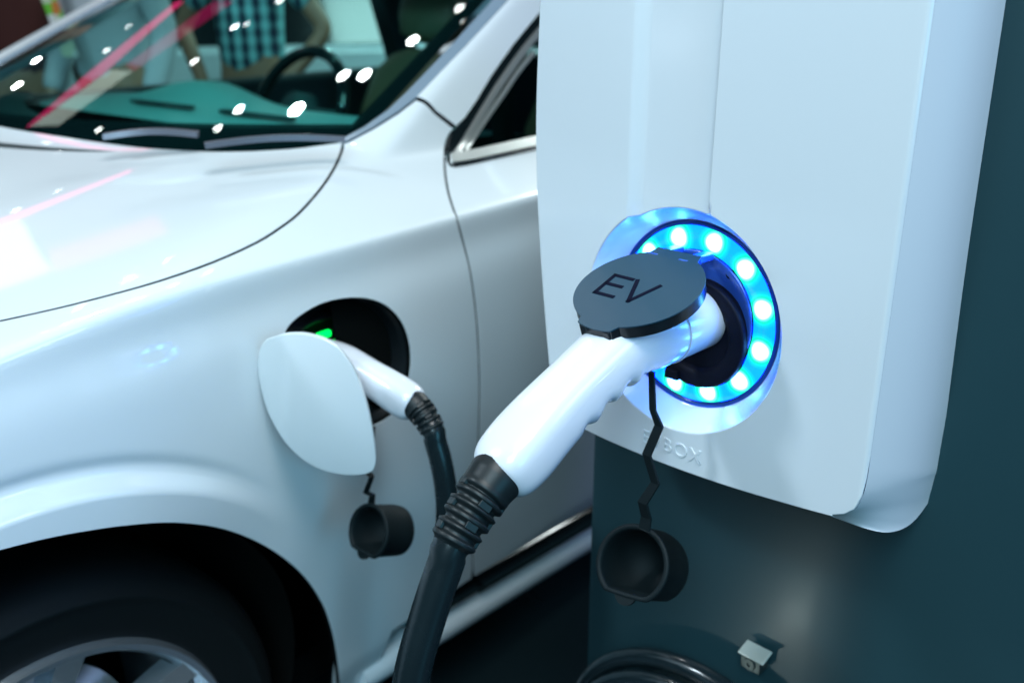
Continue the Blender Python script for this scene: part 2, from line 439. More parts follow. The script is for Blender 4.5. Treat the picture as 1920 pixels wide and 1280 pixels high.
def panel(name, outline, m, parent, step=.016, extra=None, gap=.0, off=0, depth=.012, holes=(), roll=.0007, label=None, bstep=None):
    if extra is not None:
        o_ = resample(outline, bstep); o_ = o_ if area2(o_) > 0 else o_[::-1]
        P, F, loops = fill_plus([tuple(p) for p in inset(o_, gap)], [list(h_) for h_ in holes], extra, step, bstep)
    else: P, F, loops = fill(outline, step, holes, gap, bstep)
    s, t, z = lift(P); g = Fgrad(s, t, z)
    s = s + g[:, 0] * off; t = t + g[:, 1] * off; z = z + g[:, 2] * off
    V = Q0 + s[:, None] * D_ + t[:, None] * N_ + z[:, None] * Z
    Nn = g[:, :1] * D_ + g[:, 1:2] * N_ + g[:, 2:] * Z
    F = [list(f) for f in F]
    if not orient(V, F, Nn): F = [f[::-1] for f in F]; loops = [l[::-1] for l in loops]
    V, Nn, F = rolled(V, Nn, F, loops, depth, roll); nb = sum(len(l) for l in loops)
    o = obj(name, V, F, m, parent, normals=Nn, label=label)
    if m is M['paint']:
        o.data.materials.append(M['black']); k = 0  # inner rim walls coloured black: shade of the panel gaps put into colour
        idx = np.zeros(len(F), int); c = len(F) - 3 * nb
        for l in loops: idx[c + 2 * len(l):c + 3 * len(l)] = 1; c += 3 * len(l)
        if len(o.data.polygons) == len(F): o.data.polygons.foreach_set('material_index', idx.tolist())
    return o
def arc_pts(cx, cz, rx, rz, a0, a1, n=10): return [(cx + rx * math.cos(a), cz + rz * math.sin(a)) for a in np.linspace(a0, a1, n)]
def strip(pts, w):                                  # ribbon outline round a polyline in a 2-D domain
    pts = [np.asarray(p, float) for p in pts]; L = []; Rr = []; n = len(pts)
    for i in range(n):
        t = pts[min(i + 1, n - 1)] - pts[max(i - 1, 0)]; t /= np.linalg.norm(t); nn = np.array([-t[1], t[0]])
        ww = w[i] if hasattr(w, '__len__') else w
        L.append(pts[i] + nn * ww / 2); Rr.append(pts[i] - nn * ww / 2)
    return L + Rr[::-1]

# ================================================================== SETTING
fl = MB().box((0, 0, -.05), (1, 0, 0), (0, 1, 0), (0, 0, 1), 60, 60, .05).build('floor', M['floor'], smooth=False); fl['kind'] = 'structure'

# ================================================================== THE PARKED CAR
car = thing('parked_car', 'large white car in front, charging with its flap open', 'car', CAR(0, -.9, 0))
GAP = .0024
# lines between the panels
hood_line = catmull([(0, 601), (100, 579), (200, 554), (300, 526), (400, 491), (480, 455), (525, 427), (560, 400), (600, 355), (625, 318), (640, 285), (643, 268)], n=3)
seam = [(779, 187), (815, 212), (850, 240)]
door_line = catmull([(850, 244), (838, 262), (834, 290), (835, 325), (842, 365), (858, 415), (872, 465), (884, 520), (894, 600), (899, 700), (898, 800), (894, 900), (889, 1000), (887, 1065)], n=3)
ws_edge = [(648, 268), (700, 241), (745, 213), (779, 187)]
arch = PX(*catmull([(640, 1345), (637, 1300), (634, 1262), (628, 1215), (617, 1170), (600, 1128), (562, 1076), (500, 1029), (420, 996), (330, 984), (240, 989), (150, 1002), (75, 1017), (0, 1036)], n=5))
_ap = car_hit(0, 1036)
arch += [ST(_ap[0] + .400 * math.sin(a), _ap[2] - .400 + .400 * math.cos(a)) for a in np.linspace(-.06, -1.85, 36)]
port_px = [(533, 640), (540, 612), (572, 584), (615, 564), (665, 557), (706, 563), (738, 583), (760, 615), (770, 655), (769, 700), (757, 745), (738, 775), (702, 797), (650, 812), (598, 800), (560, 765), (538, 700)]
port = [np.array(p) for p in catmull(PX(*port_px), n=5, closed=True)]
front_top = (-1.25, sq((0, -.02, ZC - .05))[1])
hl = PX(*hood_line)
_sl = (hl[3][1] - hl[0][1]) / (hl[3][0] - hl[0][0]); front_top = (-1.25, hl[0][1] + (_sl - .02) * (-1.25 - hl[0][0]))
fender = [front_top] + hl + PX(*ws_edge) + PX(*seam[1:]) + PX(*door_line) + \
    PX((884, 1086), (830, 1122), (780, 1155), (735, 1185), (705, 1260), (690, 1345)) + [a for a in arch] + [ST(-.87, .30), ST(-1.25, .30)]
# drop arch points that sit below the sill
fender = [p for i, p in enumerate(fender)]
ex_f = []
for r in np.linspace(.430, .498, 20):
    for a in np.arange(-1.3, 1.75, .011): ex_f.append(ST(AC[0] + r * math.sin(a), AC[1] + r * math.cos(a)))
ex_c = []
for zo in (-.07, -.055, -.043, -.033, -.024, -.016, -.010, -.005, 0): 
    for s_ in np.arange(-1.2, 1.60, .012): ex_c.append(ST(s_, ZC + zo))
for to in (.004, .010, .018, .028):
    for s_ in np.arange(-1.2, 1.60, .012): ex_c.append(sq((s_, -to, ZC + .42 * to)))
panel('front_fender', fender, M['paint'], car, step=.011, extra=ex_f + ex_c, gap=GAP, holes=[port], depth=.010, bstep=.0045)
hood_back = catmull([(643, 266), (600, 272), (540, 279), (430, 284), (300, 279), (200, 268), (60, 247), (0, 236)], n=3)
hb = PX(*hood_back)
hood_rest = [sq((-.035, -1.05, 1.11)), sq((.03, -1.30, 1.10)), sq((.15, -1.55, 1.08)), sq((.18, -1.62, 1.075)), sq((-1.2, -1.62, .93)), sq((-1.25, -.06, .90))]
hoodp = hb + hood_rest + [front_top] + hl[:-1]
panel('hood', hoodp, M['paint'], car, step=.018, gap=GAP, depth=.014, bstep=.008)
belt_low = catmull([(845, 312), (870, 308), (930, 294), (1001, 277)], n=3)
bl = PX(*belt_low)
door = PX(*door_line[4:])
dbp = [car_hit(*p) for p in [(889, 1082), (960, 1041), (1030, 999), (1098, 957)]]
door = bl[::-1] + PX(*door_line[6:]) + [sq(p) for p in dbp]
sl = (door[-1][1] - door[-3][1]) / (door[-1][0] - door[-3][0]); door.append((1.60, door[-1][1] + sl * (1.60 - door[-1][0])))
door.append((1.60, bl[-1][1] + .0))
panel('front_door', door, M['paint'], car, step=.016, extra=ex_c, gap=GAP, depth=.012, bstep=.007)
# A-pillar
pil_l = [(779, 185), (800, 163), (835, 126), (870, 90), (905, 52), (945, 8), (985, -36), (1040, -97)]
pil_r = [(1120, -90), (1060, -28), (1006, 32), (960, 88), (920, 145), (893, 190), (870, 224), (853, 240)]
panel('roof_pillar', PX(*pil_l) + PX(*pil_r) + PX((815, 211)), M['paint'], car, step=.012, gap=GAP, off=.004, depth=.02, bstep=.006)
# rest of the roof and side behind (keeps the cabin dark)
# windshield moulding between glass and pillar
mo_o = [(648, 267), (700, 240), (745, 212), (779, 186), (835, 127), (870, 91), (905, 53), (945, 9), (985, -35), (1040, -96)]
mo_i = [(636, 266), (685, 240), (728, 209), (760, 179), (813, 124), (848, 86), (882, 49), (922, 5), (962, -39), (1016, -99)]
panel('windshield_moulding', PX(*mo_o) + PX(*mo_i)[::-1], M['trim_blue'], car, step=.01, off=.003, depth=.018, bstep=.005)
# windshield glass: a bowed sheet
def grid(fn, us, vs):
    V = [fn(u, v) for v in vs for u in us]; n = len(us)
    F = [[j * n + i, j * n + i + 1, (j + 1) * n + i + 1, (j + 1) * n + i] for j in range(len(vs) - 1) for i in range(n - 1)]
    return V, F
def ws(u, v, d=0):
    t0 = -.175 - .40 * (.035 + .44 * v) * 1.0 - .022; t1 = -1.645 + .40 * .44 * v
    t = t0 + (t1 - t0) * u; s = sbase(-.20 - 1.42 * u) - .03 + v * .98; return CAR(s, t, zws(s, t) - .004 + d)
V, F = grid(lambda u, v: ws(u, v), np.linspace(0, 1, 60), np.linspace(0, 1, 30)); F = [f[::-1] for f in F]
obj('windshield', V, F, M['glass'], car)
# black cowl under the glass and painted border of the glass
V, F = grid(lambda u, v: CAR(sbase(-.2 - 1.42 * u) - .10 + v * .30, -.2 - 1.42 * u, 1.052 + .012 * math.sin(v * 9)), np.linspace(0, 1, 40), np.linspace(0, 1, 8))
obj('cowl', V, F, M['interior'], car)
V, F = grid(lambda u, v: ws(u, v * .085, -.004), np.linspace(0, 1, 60), np.linspace(0, 1, 5))
obj('windshield_border', V, F, M['gloss_black'], car)
V, F = grid(lambda u, v: ws(v * .020, u, -.004), np.linspace(0, 1, 30), np.linspace(0, 1, 3))
obj('windshield_border', V, F, M['gloss_black'], car)
V, F = grid(lambda u, v: ws(1 - v * .03, u, -.004), np.linspace(0, 1, 30), np.linspace(0, 1, 3))
obj('windshield_border', V, F, M['gloss_black'], car)
# far pillar and far side
mb = MB()
pth = [CAR(sbase(-1.62) - .03 + v * .98, -1.63, zws(sbase(-1.62) - .03 + v * .98, -1.62)) for v in np.linspace(0, 1, 12)]
V, F = sweep(pth, lambda i, u: [(.012, -.03), (.012, .03), (-.03, .03), (-.03, -.03)]); mb.add(V, F)
mb.build('roof_pillar', M['paint'], car, sharp=40)
pth = [p + N_ * .045 + Z * .010 for p in pth]
V, F = tube(pth, .007, 8); obj('windshield_moulding', V, F, M['trim_blue'], car)
mb = MB(); mb.box(CAR(1.5, -1.70, .70), D_, N_, Z, 1.45, .05, .34); mb.build('far_door', M['interior'], car, bevel=.02)
mb = MB(); mb.box(CAR(1.75, -1.62, 1.22), (D_ * -.35 + Z) / 1.06, N_, (D_ + Z * .35) / 1.06, .26, .04, .05); mb.build('centre_pillar', M['interior'], car, bevel=.01)
mb = MB(); mb.box(CAR(2.1, -.92, 1.50), D_, N_, Z, 1.05, .68, .02); mb.build('roof', M['paint'], car, bevel=.02)
mb = MB(); mb.box(CAR(1.6, -.92, .45), D_, N_, Z, 1.5, .75, .03); mb.build('cabin_floor', M['interior'], car, smooth=False)
mb = MB(); mb.box(CAR(3.1, -.92, .85), D_, N_, Z, .03, .80, .62); mb.build('rear_wall', M['interior'], car, smooth=False)
# inner shell behind the panel gaps
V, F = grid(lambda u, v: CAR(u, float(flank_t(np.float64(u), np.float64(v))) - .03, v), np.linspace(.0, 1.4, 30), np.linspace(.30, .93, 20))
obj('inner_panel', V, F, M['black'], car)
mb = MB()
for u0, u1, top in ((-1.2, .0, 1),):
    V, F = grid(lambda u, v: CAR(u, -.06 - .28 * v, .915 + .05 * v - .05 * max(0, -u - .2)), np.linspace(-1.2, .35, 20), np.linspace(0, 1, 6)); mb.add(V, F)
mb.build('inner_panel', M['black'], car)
# side window, chrome and seals
gl = PX((862, 303), (905, 222), (945, 158), (1003, 82)) + PX((1090, -5), (1090, 262), (1002, 268), (930, 286))
panel('side_window', gl, M['side_glass'], car, step=.02, off=-.002, depth=.004)
seal = PX(*catmull([(852, 245), (843, 268), (842, 296)], n=3)) + PX(*catmull([(850, 296), (905, 206), (960, 122), (1008, 60), (1060, 0)], n=4)) + PX(*catmull([(1045, -6), (1000, 42), (955, 98), (915, 156), (890, 200), (868, 230), (856, 242)], n=3))
panel('window_seal', seal, M['gloss_black'], car, step=.008, off=.001, depth=.012, bstep=.005)
ch1 = catmull([(850, 300), (880, 250), (905, 208), (935, 160), (962, 121), (990, 84), (1020, 48)], n=3)
def pxstrip(pts, w, nm, m, off, **k):
    o = strip([np.array(p, float) for p in pts], w)
    return panel(nm, PX(*[tuple(p) for p in o]), m, car, step=.006, off=off, depth=.008, bstep=.004, roll=.0025, **k)
pxstrip(ch1, 8, 'window_chrome', M['chrome'], .006)
pxstrip(catmull([(872, 285), (890, 256), (915, 218), (945, 175), (968, 140), (1000, 100)], n=3), 4, 'window_chrome', M['chrome'], .003)
pxstrip(catmull([(846, 300), (880, 295), (930, 284), (1003, 268), (1060, 256)], n=3), 15, 'window_chrome', M['chrome'], .006)
pxstrip(catmull([(850, 311), (880, 306), (930, 295), (1003, 279)], n=3), 4, 'window_seal', M['gloss_black'], .004)
mb = MB(); mb.box(CAR(.62, -.22, 1.07), D_, N_, Z, .012, .02, .10)
mb.build('window_divider', M['interior'], car, bevel=.004)
# door mirror housing shape seen through the glass is omitted; dark door card
mb = MB(); mb.box(CAR(1.6, -.20, .72), D_, N_, Z, 1.3, .03, .28); mb.build('door_card', M['interior'], car, bevel=.02)
# lower mouldings: gloss black strip and rocker panel
def sill(pts, s0, s1, nm, m, n=40, z0=0, taper=0):
    V = []; F = []; k = len(pts); tm = np.mean([p[0] for p in pts]); zm = np.mean([p[1] for p in pts])
    for i, s in enumerate(np.linspace(s0, s1, n)):
        q_ = 1 if not taper else min(1, .15 + (s - s0) / taper)
        for t, z in pts: V.append(CAR(s, tm - .02 * (1 - q_) + (t - tm) * q_, zm + (z - zm) * q_ - .10 * (s - .30)))
    for i in range(n - 1):
        for j in range(k - 1): F.append([i * k + j, i * k + j + 1, (i + 1) * k + j + 1, (i + 1) * k + j])
    F.append(list(range(k))); F.append([(n - 1) * k + j for j in range(k)][::-1])
    return obj(nm, V, F, m, car, sharp=50)
sill([(-.10, .280)] + arc_pts(-.092, .254, .028, .019, 1.5, -1.5) + [(-.11, .236)], .362, 1.9, 'door_moulding', M['gloss_black'])
sill([(-.10, .275)] + arc_pts(-.092, .254, .024, .016, 1.5, -1.5) + [(-.11, .238)], .150, .350, 'fender_moulding', M['gloss_black'], 20, taper=.05)
M['rocker'] = M['paint']
sill([(-.14, .245)] + arc_pts(-.130, .200, .062, .044, 1.45, -1.3, 12) + [(-.112, .150), (-.108, .146), (-.112, .141), (-.16, .135)], .06, 1.9, 'rocker_panel', M['rocker'])
# wheel, tyre, arch liner
wheel = bpy.data.objects.new('wheel', None); COL.objects.link(wheel); wheel.parent = car; WC = -.450; wheel.location = tuple(CAR(WC, -.16, .332) - wloc(car))
prof = [(.225, .10), (.243, .112), (.262, .118), (.290, .122), (.300, .1215), (.303, .1235), (.306, .1215), (.318, .116), (.334, .102), (.343, .08), (.345, .0), (.343, -.08), (.32, -.115), (.24, -.11)]
V, F = lathe(prof, CAR(WC, -.18, .332), N_, D_, Z, 96); obj('tyre', V, [f[::-1] for f in F], M['tyre'], wheel)
mb = MB(); rc = CAR(WC, -.18, .332)
V, F = lathe([(.250, .112), (.244, .124), (.236, .122), (.226, .100), (.218, .03), (.215, -.10)], rc, N_, D_, Z, 96); mb.add(V, F)
for k in range(10):
    a = 2 * math.pi * k / 10 + .31 + (.09 if k % 2 else -.09); u = D_ * math.sin(a) + Z * math.cos(a); v = D_ * math.cos(a) - Z * math.sin(a)
    pth = [rc + u * r + N_ * (.055 + .05 * (r / .235) ** 2) for r in (.03, .10, .17, .20, .236)]
    V, F = sweep(pth, lambda i, q: [(.010, -.012 - .006 * q), (.010, .012 + .006 * q), (-.016, .016 + .008 * q), (-.016, -.016 - .008 * q)], up=N_); mb.add(V, F)
V, F = lathe([(.001, .085), (.03, .084), (.045, .074), (.05, .05)], rc, N_, D_, Z, 32); mb.add(V, F)
mb.build('rim', M['alloy'], wheel, sharp=40)
V, F = lathe([(.02, .0), (.17, .0), (.17, -.02)], rc, N_, D_, Z, 48); obj('brake_disc', V, F, M['steel'], wheel, sharp=40)
ang = np.linspace(-2.0, 2.0, 50)
V, F = grid(lambda a, v: CAR(AC[0] - .004 + .412 * math.sin(a), float(flank_t(np.float64(AC[0] + .402 * math.sin(a)), np.float64(AC[1] + .402 * math.cos(a)))) - .012 - v * .42, AC[1] + .410 * math.cos(a)), ang, np.linspace(0.03, 1, 6))
obj('arch_liner', V, F, M['black'], car)
mb = MB(); mb.box(CAR(AC[0], -.46, .45), D_, N_, Z, .46, .01, .42); mb.build('arch_wall', M['black'], car, smooth=False)
mb = MB(); mb.box(CAR(.9, -.80, .22), D_, N_, Z, 1.0, .62, .03); mb.build('underbody', M['black'], car, smooth=False)

# charge port: a deep black well with a moulded socket
pc = np.array([np.mean([p[0] for p in port]), np.mean([p[1] for p in port])])
V = []; F = []; NP = len(port)
rings = [(1.0, .000), (1.0, .008), (.975, .010), (.93, .016), (.90, .034), (.80, .052), (.66, .054), (.62, .040), (.56, .040), (.53, .056), (.02, .060)]
s_, t_, z_ = lift(np.array(port))
port3 = np.stack([s_, t_, z_], 1); c3 = port3.mean(0)
for k, dp in rings:
    for p in port3:
        r = c3 + (p - c3) * k; V.append(CAR(r[0], r[1] - dp, r[2]))
for i in range(len(rings) - 1):
    for j in range(NP): F.append([i * NP + j, (i + 1) * NP + j, (i + 1) * NP + (j + 1) % NP, i * NP + (j + 1) % NP])
M['well'] = mat('port_black_plastic', (.004, .007, .009), .35)
cp = obj('charge_port', V, F, M['well'], car)
def blob_strip(pts, r, nm, m, par, k=10): V, F = tube(pts, r, k); return obj(nm, V, F, m, par)
lt = car_t(607, 627, -.035); lt2 = car_t(625, 642, -.03)
mb = MB(); mb.box(CAR(lt[0], -.035, lt[1]), D_, N_, Z, .011, .004, .0045); mb.box(CAR(lt2[0], -.03, lt2[1]), D_, N_, Z, .008, .004, .003)
mb.build('indicator_light', M['green_led'], cp, bevel=.002)
mb = MB(); q = car_t(690, 738, -.02)
for dx, dz, rr in ((0, 0, .010), (.012, -.014, .008), (-.008, -.02, .007), (.02, .004, .007)):
    V, F = lathe([(.001, .012), (rr, .010), (rr, -.02)], CAR(q[0] + dx, -.02, q[1] + dz), N_, D_, Z, 16); mb.add(V, F)
mb.build('latch', M['gloss_black'], cp, sharp=40)

# open charge flap: a plate hinged on the front edge of the port, standing out from the flank
flap_px = [(515, 634), (540, 627), (575, 627), (610, 637), (638, 656), (662, 690), (682, 740), (695, 795), (701, 850), (699, 876), (689, 888), (655, 890), (610, 880), (570, 858), (535, 822), (505, 770), (488, 715), (484, 670), (495, 643)]
fa = R_(62)                                          # flap plane: contains the vertical and leans out of the flank
FU = D_ * -math.cos(fa) * -1 * 0.0 + (D_ * math.cos(fa) + N_ * math.sin(fa)); FU = np.array(FU)
# the plane passes just outside the flank near the front edge of the port
FN = np.cross(Z, FU); FN /= np.linalg.norm(FN)
FP = CAR(-.135, .050, .80)
fp3 = [plane_hit(x, y, FP, FN) for x, y in flap_px]
f2 = [np.array([(p - FP) @ FU, (p - FP)[2]]) for p in fp3]
fo = catmull(f2, n=5, closed=True)
P, Fc, loops = fill(fo, .012, bstep=.005)
fc = P.mean(0)
sgn = -1 if (CAM - FP) @ FN < 0 else 1
dome = lambda P: .010 * (1 - np.clip(np.linalg.norm((P - fc) / np.array([.075, .10]), axis=1), 0, 1.4) ** 2)
dm = dome(P)
V = FP + P[:, :1] * FU + P[:, 1:] * Z + (sgn * dm)[:, None] * FN
e = 1e-3
gx = (dome(P + [e, 0]) - dome(P - [e, 0])) / (2 * e); gy = (dome(P + [0, e]) - dome(P - [0, e])) / (2 * e)
Nn = sgn * FN - gx[:, None] * FU - gy[:, None] * Z; Nn /= np.linalg.norm(Nn, axis=1)[:, None]
Fc = [list(f) for f in Fc]
if not orient(V, Fc, Nn): Fc = [f[::-1] for f in Fc]; loops = [l[::-1] for l in loops]
nb = len(V); bk = [list(f)[::-1] for f in Fc]
V2, N2, F2 = rolled(V, Nn, Fc, loops, .006, .002)
# close the back
off = len(V2); V2 += [v - n * .006 for v, n in zip(V, Nn)]; N2 += [-n for n in Nn]; F2 += [[i + off for i in f] for f in bk]
flap = obj('charge_flap', V2, F2, M['paint'], car, normals=N2)
V, F = tube([CAR(-.12, .012, .83), CAR(-.10, -.02, .835), CAR(-.085, -.03, .835)], .006, 8); obj('hinge', V, F, M['well'], flap)

# dashboard, wheel, seats inside
def dashf(u, v):
    t = -.24 - 1.36 * u; s = .40 + .33 * v; z = 1.045 - .012 * (2 * v - 1) ** 2 + .05 * math.exp(-((t + 1.22) / .17) ** 2) * sstep(v, .35, .75)
    if v > .97: z -= .18
    return CAR(s, t, float(z))
V, F = grid(dashf, np.linspace(0, 1, 60), list(np.linspace(0, .96, 16)) + [1.0]); obj('dashboard', V, F, M['dash'], car)
mb = MB()
for vs2, vt in ((.50, -.80), (.50, -1.15)): mb.box(CAR(vs2, vt, 1.052), D_, N_, Z, .008, .12, .004)
mb.build('vent', M['interior'], [o_ for o_ in car.children if o_.name == 'dashboard'][0])
sw = CAR(.98, -1.24, .985); ax = (-D_ * .88 + Z * .42); ax /= np.linalg.norm(ax); uu = N_; vv = np.cross(ax, uu)
V, F = tube([sw + uu * .175 * math.cos(a) + vv * .175 * math.sin(a) for a in np.linspace(0, 2 * math.pi, 41)], .016, 10)
swo = obj('steering_wheel', V, F, M['gloss_black'], car)
mb = MB()
for a in (0, math.pi, math.pi * 1.5): V, F = tube([sw, sw + uu * .17 * math.cos(a) + vv * .17 * math.sin(a)], .014, 8); mb.add(V, F)
V, F = lathe([(.001, .03), (.05, .025), (.06, -.02)], sw, ax, uu, vv, 24); mb.add(V, F)
mb.build('steering_hub', M['interior'], swo)
def seat(s, t, nm='seat'):
    mb = MB(); bd = (Z * .97 + D_ * .24); bd /= np.linalg.norm(bd); fr = np.cross(N_, bd)
    def sec(wd, dp, k=16): return [(dp * (abs(math.cos(a)) ** .6) * math.copysign(1, math.cos(a)), wd * (abs(math.sin(a)) ** .6) * math.copysign(1, math.sin(a))) for a in np.linspace(0, 2 * math.pi, k, endpoint=False)]
    b0 = CAR(s, t, .55); pth = [b0 + bd * x for x in (0, .1, .25, .4, .52, .57, .59)]; ww = [.2, .24, .25, .24, .20, .13, .05]
    V, F = sweep(pth, lambda i, u: sec(ww[i], .06), up=fr); so = obj(nm, V, F, M['seat'], car)
    pth = [b0 + bd * x for x in (.62, .64, .70, .78, .82, .84)]; w2 = [.05, .11, .13, .12, .10, .04]
    V, F = sweep(pth, lambda i, u: sec(w2[i], .045), up=fr); obj('headrest', V, F, M['seat'], so)
    V, F = tube([b0 + bd * .55, b0 + bd * .66], .008, 8); obj('headrest_post', V, F, M['chrome'], so)
seat(1.30, -.50); seat(1.34, -1.20)

# wipers
def wiper(a, b, w0, m, z=1.095):
    A = car_z(*a, z); B = car_z(*b, z); pth = [CAR(A[0] + (B[0] - A[0]) * u, A[1] + (B[1] - A[1]) * u, z + .006 * math.sin(math.pi * u)) for u in np.linspace(0, 1, 12)]
    V, F = sweep(pth, lambda i, u: [(.004, -w0 / 2 * (1.1 - .4 * u)), (.004, w0 / 2 * (1.1 - .4 * u)), (-.004, w0 / 2), (-.004, -w0 / 2)])
    return obj('wiper', V, F, m, car, sharp=40)
M['wiper'] = mat('wiper_metal', (.16, .17, .21), .3, metal=.3)
wiper((384, 273), (645, 261), .014, M['wiper'])
wiper((372, 252), (195, 256), .020, M['wiper'])

# ================================================================== CHARGING STATION
st = thing('charging_station', 'white fronted charging station with a glowing blue light ring', 'charger', CH(0, -.25, 0) * np.array([1, 1, 0]))
# front cover: height field m(h,z) with channel, dish and rounded rims
DC = (-.007, -.002); DR = .113; DI = .0945; DD = -.030
def Mf(h, z):
    chan = sstep(h, -.0745, -.0580) * (1 - sstep(h, .0170, .0215))
    r = np.hypot(h - DC[0], z - DC[1])
    base = -.35 * np.clip(-.08 - h, 0, 1) ** 2 - .03 * (z - .05) ** 2 * 0
    m = base - .0085 * chan
    u = np.clip((DR - r) / (DR - DI), 0, 1)
    dish = DD * (1 - (1 - u) ** 1.7) - .0005
    bl = sstep(DR + .004 - r, 0, .006)
    return m * (1 - bl) + np.minimum(m, dish) * bl if True else m
left = [(1012, -60), (1006, 60), (1001, 200), (1002, 330), (1008, 450), (1016, 560), (1028, 690), (1036, 745)]
lp = catmull([chm(x, y, 0) for x, y in left], n=4)
bp = catmull([chm(x, y, 0) for x, y in [(1052, 776), (1100, 806), (1220, 858), (1350, 905), (1480, 944), (1560, 966)]], n=4)
out = [(lp[0][0], .42)] + lp + bp
out += [(.150, -.1413), (.162, -.1408), (.173, -.1383), (.182, -.134), (.190, -.126), (.1952, -.112), (.1968, -.095), (.1972, -.075), (.1972, .42)]
ccw = out
hole = [(DC[0] + DI * math.cos(a), DC[1] + DI * math.sin(a)) for a in np.linspace(0, 2 * math.pi, 120, endpoint=False)]
P, Fc, loops = fill(ccw, .0075, holes=[hole], bstep=.004)
# denser rings near the dish and the channel are added as a second pass of points
extra = []
for r in np.linspace(DI + .001, DR + .007, 16):
    for a in np.linspace(0, 2 * math.pi, 150, endpoint=False): extra.append((DC[0] + r * math.cos(a), DC[1] + r * math.sin(a)))
for x in list(np.linspace(-.0755, -.0570, 11)) + list(np.linspace(.0160, .0225, 9)):
    for z in np.arange(.085, .41, .006):
        if math.hypot(x - DC[0], z - DC[1]) > DR + .009: extra.append((x, z))
for x in (.170, .176, .182, .187, .190, .192, .1935, .1948, .1958, .1966):
    for z in np.arange(-.15, .41, .006 if x > .196 else .004):
        if x > .189 or z < -.08: extra.append((x, z))
P, Fc, loops = fill_plus(ccw, [hole], extra, .0085, .004)
HE = .1975
def Mfull(h, z):
    chan_on = sstep(z - DC[1], 0, .03)
    chan = sstep(h, -.0745, -.0580) * (1 - sstep(h, .0175, .0210)) * chan_on
    r = np.hypot(h - DC[0], z - DC[1])
    m = -.30 * np.clip(-.08 - h, 0, 1) ** 2 - .0085 * chan
    u = np.clip((DR - r) / (DR - DI), 0, 1)
    dish = DD * (u + .10 * np.sin(math.pi * u))
    m = np.where(r < DR, np.minimum(m, dish), m)
    rr = .005; x = np.clip((h - (HE - rr)) / rr, 0, .995)
    return m - rr * (1 - np.sqrt(1 - x * x))
mm = Mfull(P[:, 0], P[:, 1]); e = 5e-4
gh = (Mfull(P[:, 0] + e, P[:, 1]) - Mfull(P[:, 0] - e, P[:, 1])) / (2 * e); gz = (Mfull(P[:, 0], P[:, 1] + e) - Mfull(P[:, 0], P[:, 1] - e)) / (2 * e)
V = RC + P[:, :1] * H_ + mm[:, None] * M_ + P[:, 1:] * Z
Nn = M_[None] - gh[:, None] * H_ - gz[:, None] * Z; Nn /= np.linalg.norm(Nn, axis=1)[:, None]
Fl = [list(f) for f in Fc]
if not orient(V, Fl, Nn): Fl = [f[::-1] for f in Fl]; loops = [l[::-1] for l in loops]
V, Nn, Fl = rolled(V, Nn, Fl, loops[:1], .02, .0015)
front = obj('front_cover', V, Fl, M['cover'], st, normals=Nn)
# side cover: flank of the white shell
Aa = [(.1972, -.0042, .42), (.1972, -.0042, .29), (.1972, -.0042, .1), (.1972, -.0042, .0), (.1972, -.0042, -.05), (.1972, -.0042, -.075), (.1969, -.0042, -.0950), (.1954, -.0040, -.1121), (.1903, -.0035, -.1263), (.1822, -.003, -.1344), (.1732, -.003, -.1388), (.1622, -.003, -.1414), (.150, -.003, -.1420)]
Bb = [(.206, -.112, .42), (.206, -.118, .29), (.206, -.126, .1), (.206, -.134, .0), (.206, -.141, -.07), (.2055, -.1455, -.118), (.2055, -.1460, -.137), (.204, -.157, -.1475), (.203, -.150, -.167), (.202, -.112, -.1815), (.198, -.072, -.177), (.188, -.038, -.163), (.165, -.012, -.1485)]
Aa = catmull(Aa, n=8); Bb = catmull(Bb, n=8); V = []; F = []; nu = len(Aa); vs_ = np.linspace(0, 1, 14)
for v in vs_:
    for a, b in zip(Aa, Bb):
        p = a + (b - a) * v; k = math.sin(math.pi * v) * np.linalg.norm(b - a)
        V.append(CH(p[0] + .035 * k, p[1], p[2]))
for q_ in ((-.012, .004), (-.04, .006)):
    for b in Bb: V.append(CH(b[0] + q_[0], b[1] - .001, b[2] + q_[1]))
for r_ in range(len(vs_) + 1):
    for c_ in range(nu - 1): F.append([r_ * nu + c_, r_ * nu + c_ + 1, (r_ + 1) * nu + c_ + 1, (r_ + 1) * nu + c_])
obj('side_cover', V, F, M['cover'], st, sharp=50)
# left return and underside of the shell
mb = MB()
base_pts = [np.array([lp[0][0] + .004, .42])] + [np.array(p) + [.004, 0] for p in lp] + [np.array(p) + [0, .006] for p in bp] + [np.array([.19, -.132])]
V = []; F = []
for p in base_pts:
    V.append(CH(p[0], -.03, p[1])); V.append(CH(p[0], -.128, p[1]))
for i in range(len(base_pts) - 1): F.append([2 * i, 2 * i + 1, 2 * i + 3, 2 * i + 2])
obj('cover_return', V, F, M['cover'], st)
mb = MB(); mb.box(CH(.003, -.066, .424), H_, M_, Z, .2035, .066, .006); mb.build('top_cap', M['cover'], st, bevel=.004)
# dark body behind
prof = [(-.215, -.60), (-.2165, -.140), (-.212, -.1315), (-.204, -.130), (.10, -.130)] + [(.10 + .50 * math.sin(a), -.13 - .50 * (1 - math.cos(a))) for a in np.linspace(.08, 1.2, 14)] + [(.62, -.75), (0, -.75)]
V = []; F = []; zs = [-1.0031 + .002, .44]
nz = 2
for z in zs:
    for h, m in prof: V.append(CH(h, m, z))
n = len(prof); F = [[i, (i + 1) % n, n + (i + 1) % n, n + i] for i in range(n)]; F.append(list(range(n))[::-1]); F.append(list(range(n, 2 * n)))
obj('body', V, F, M['body'], st, sharp=35)
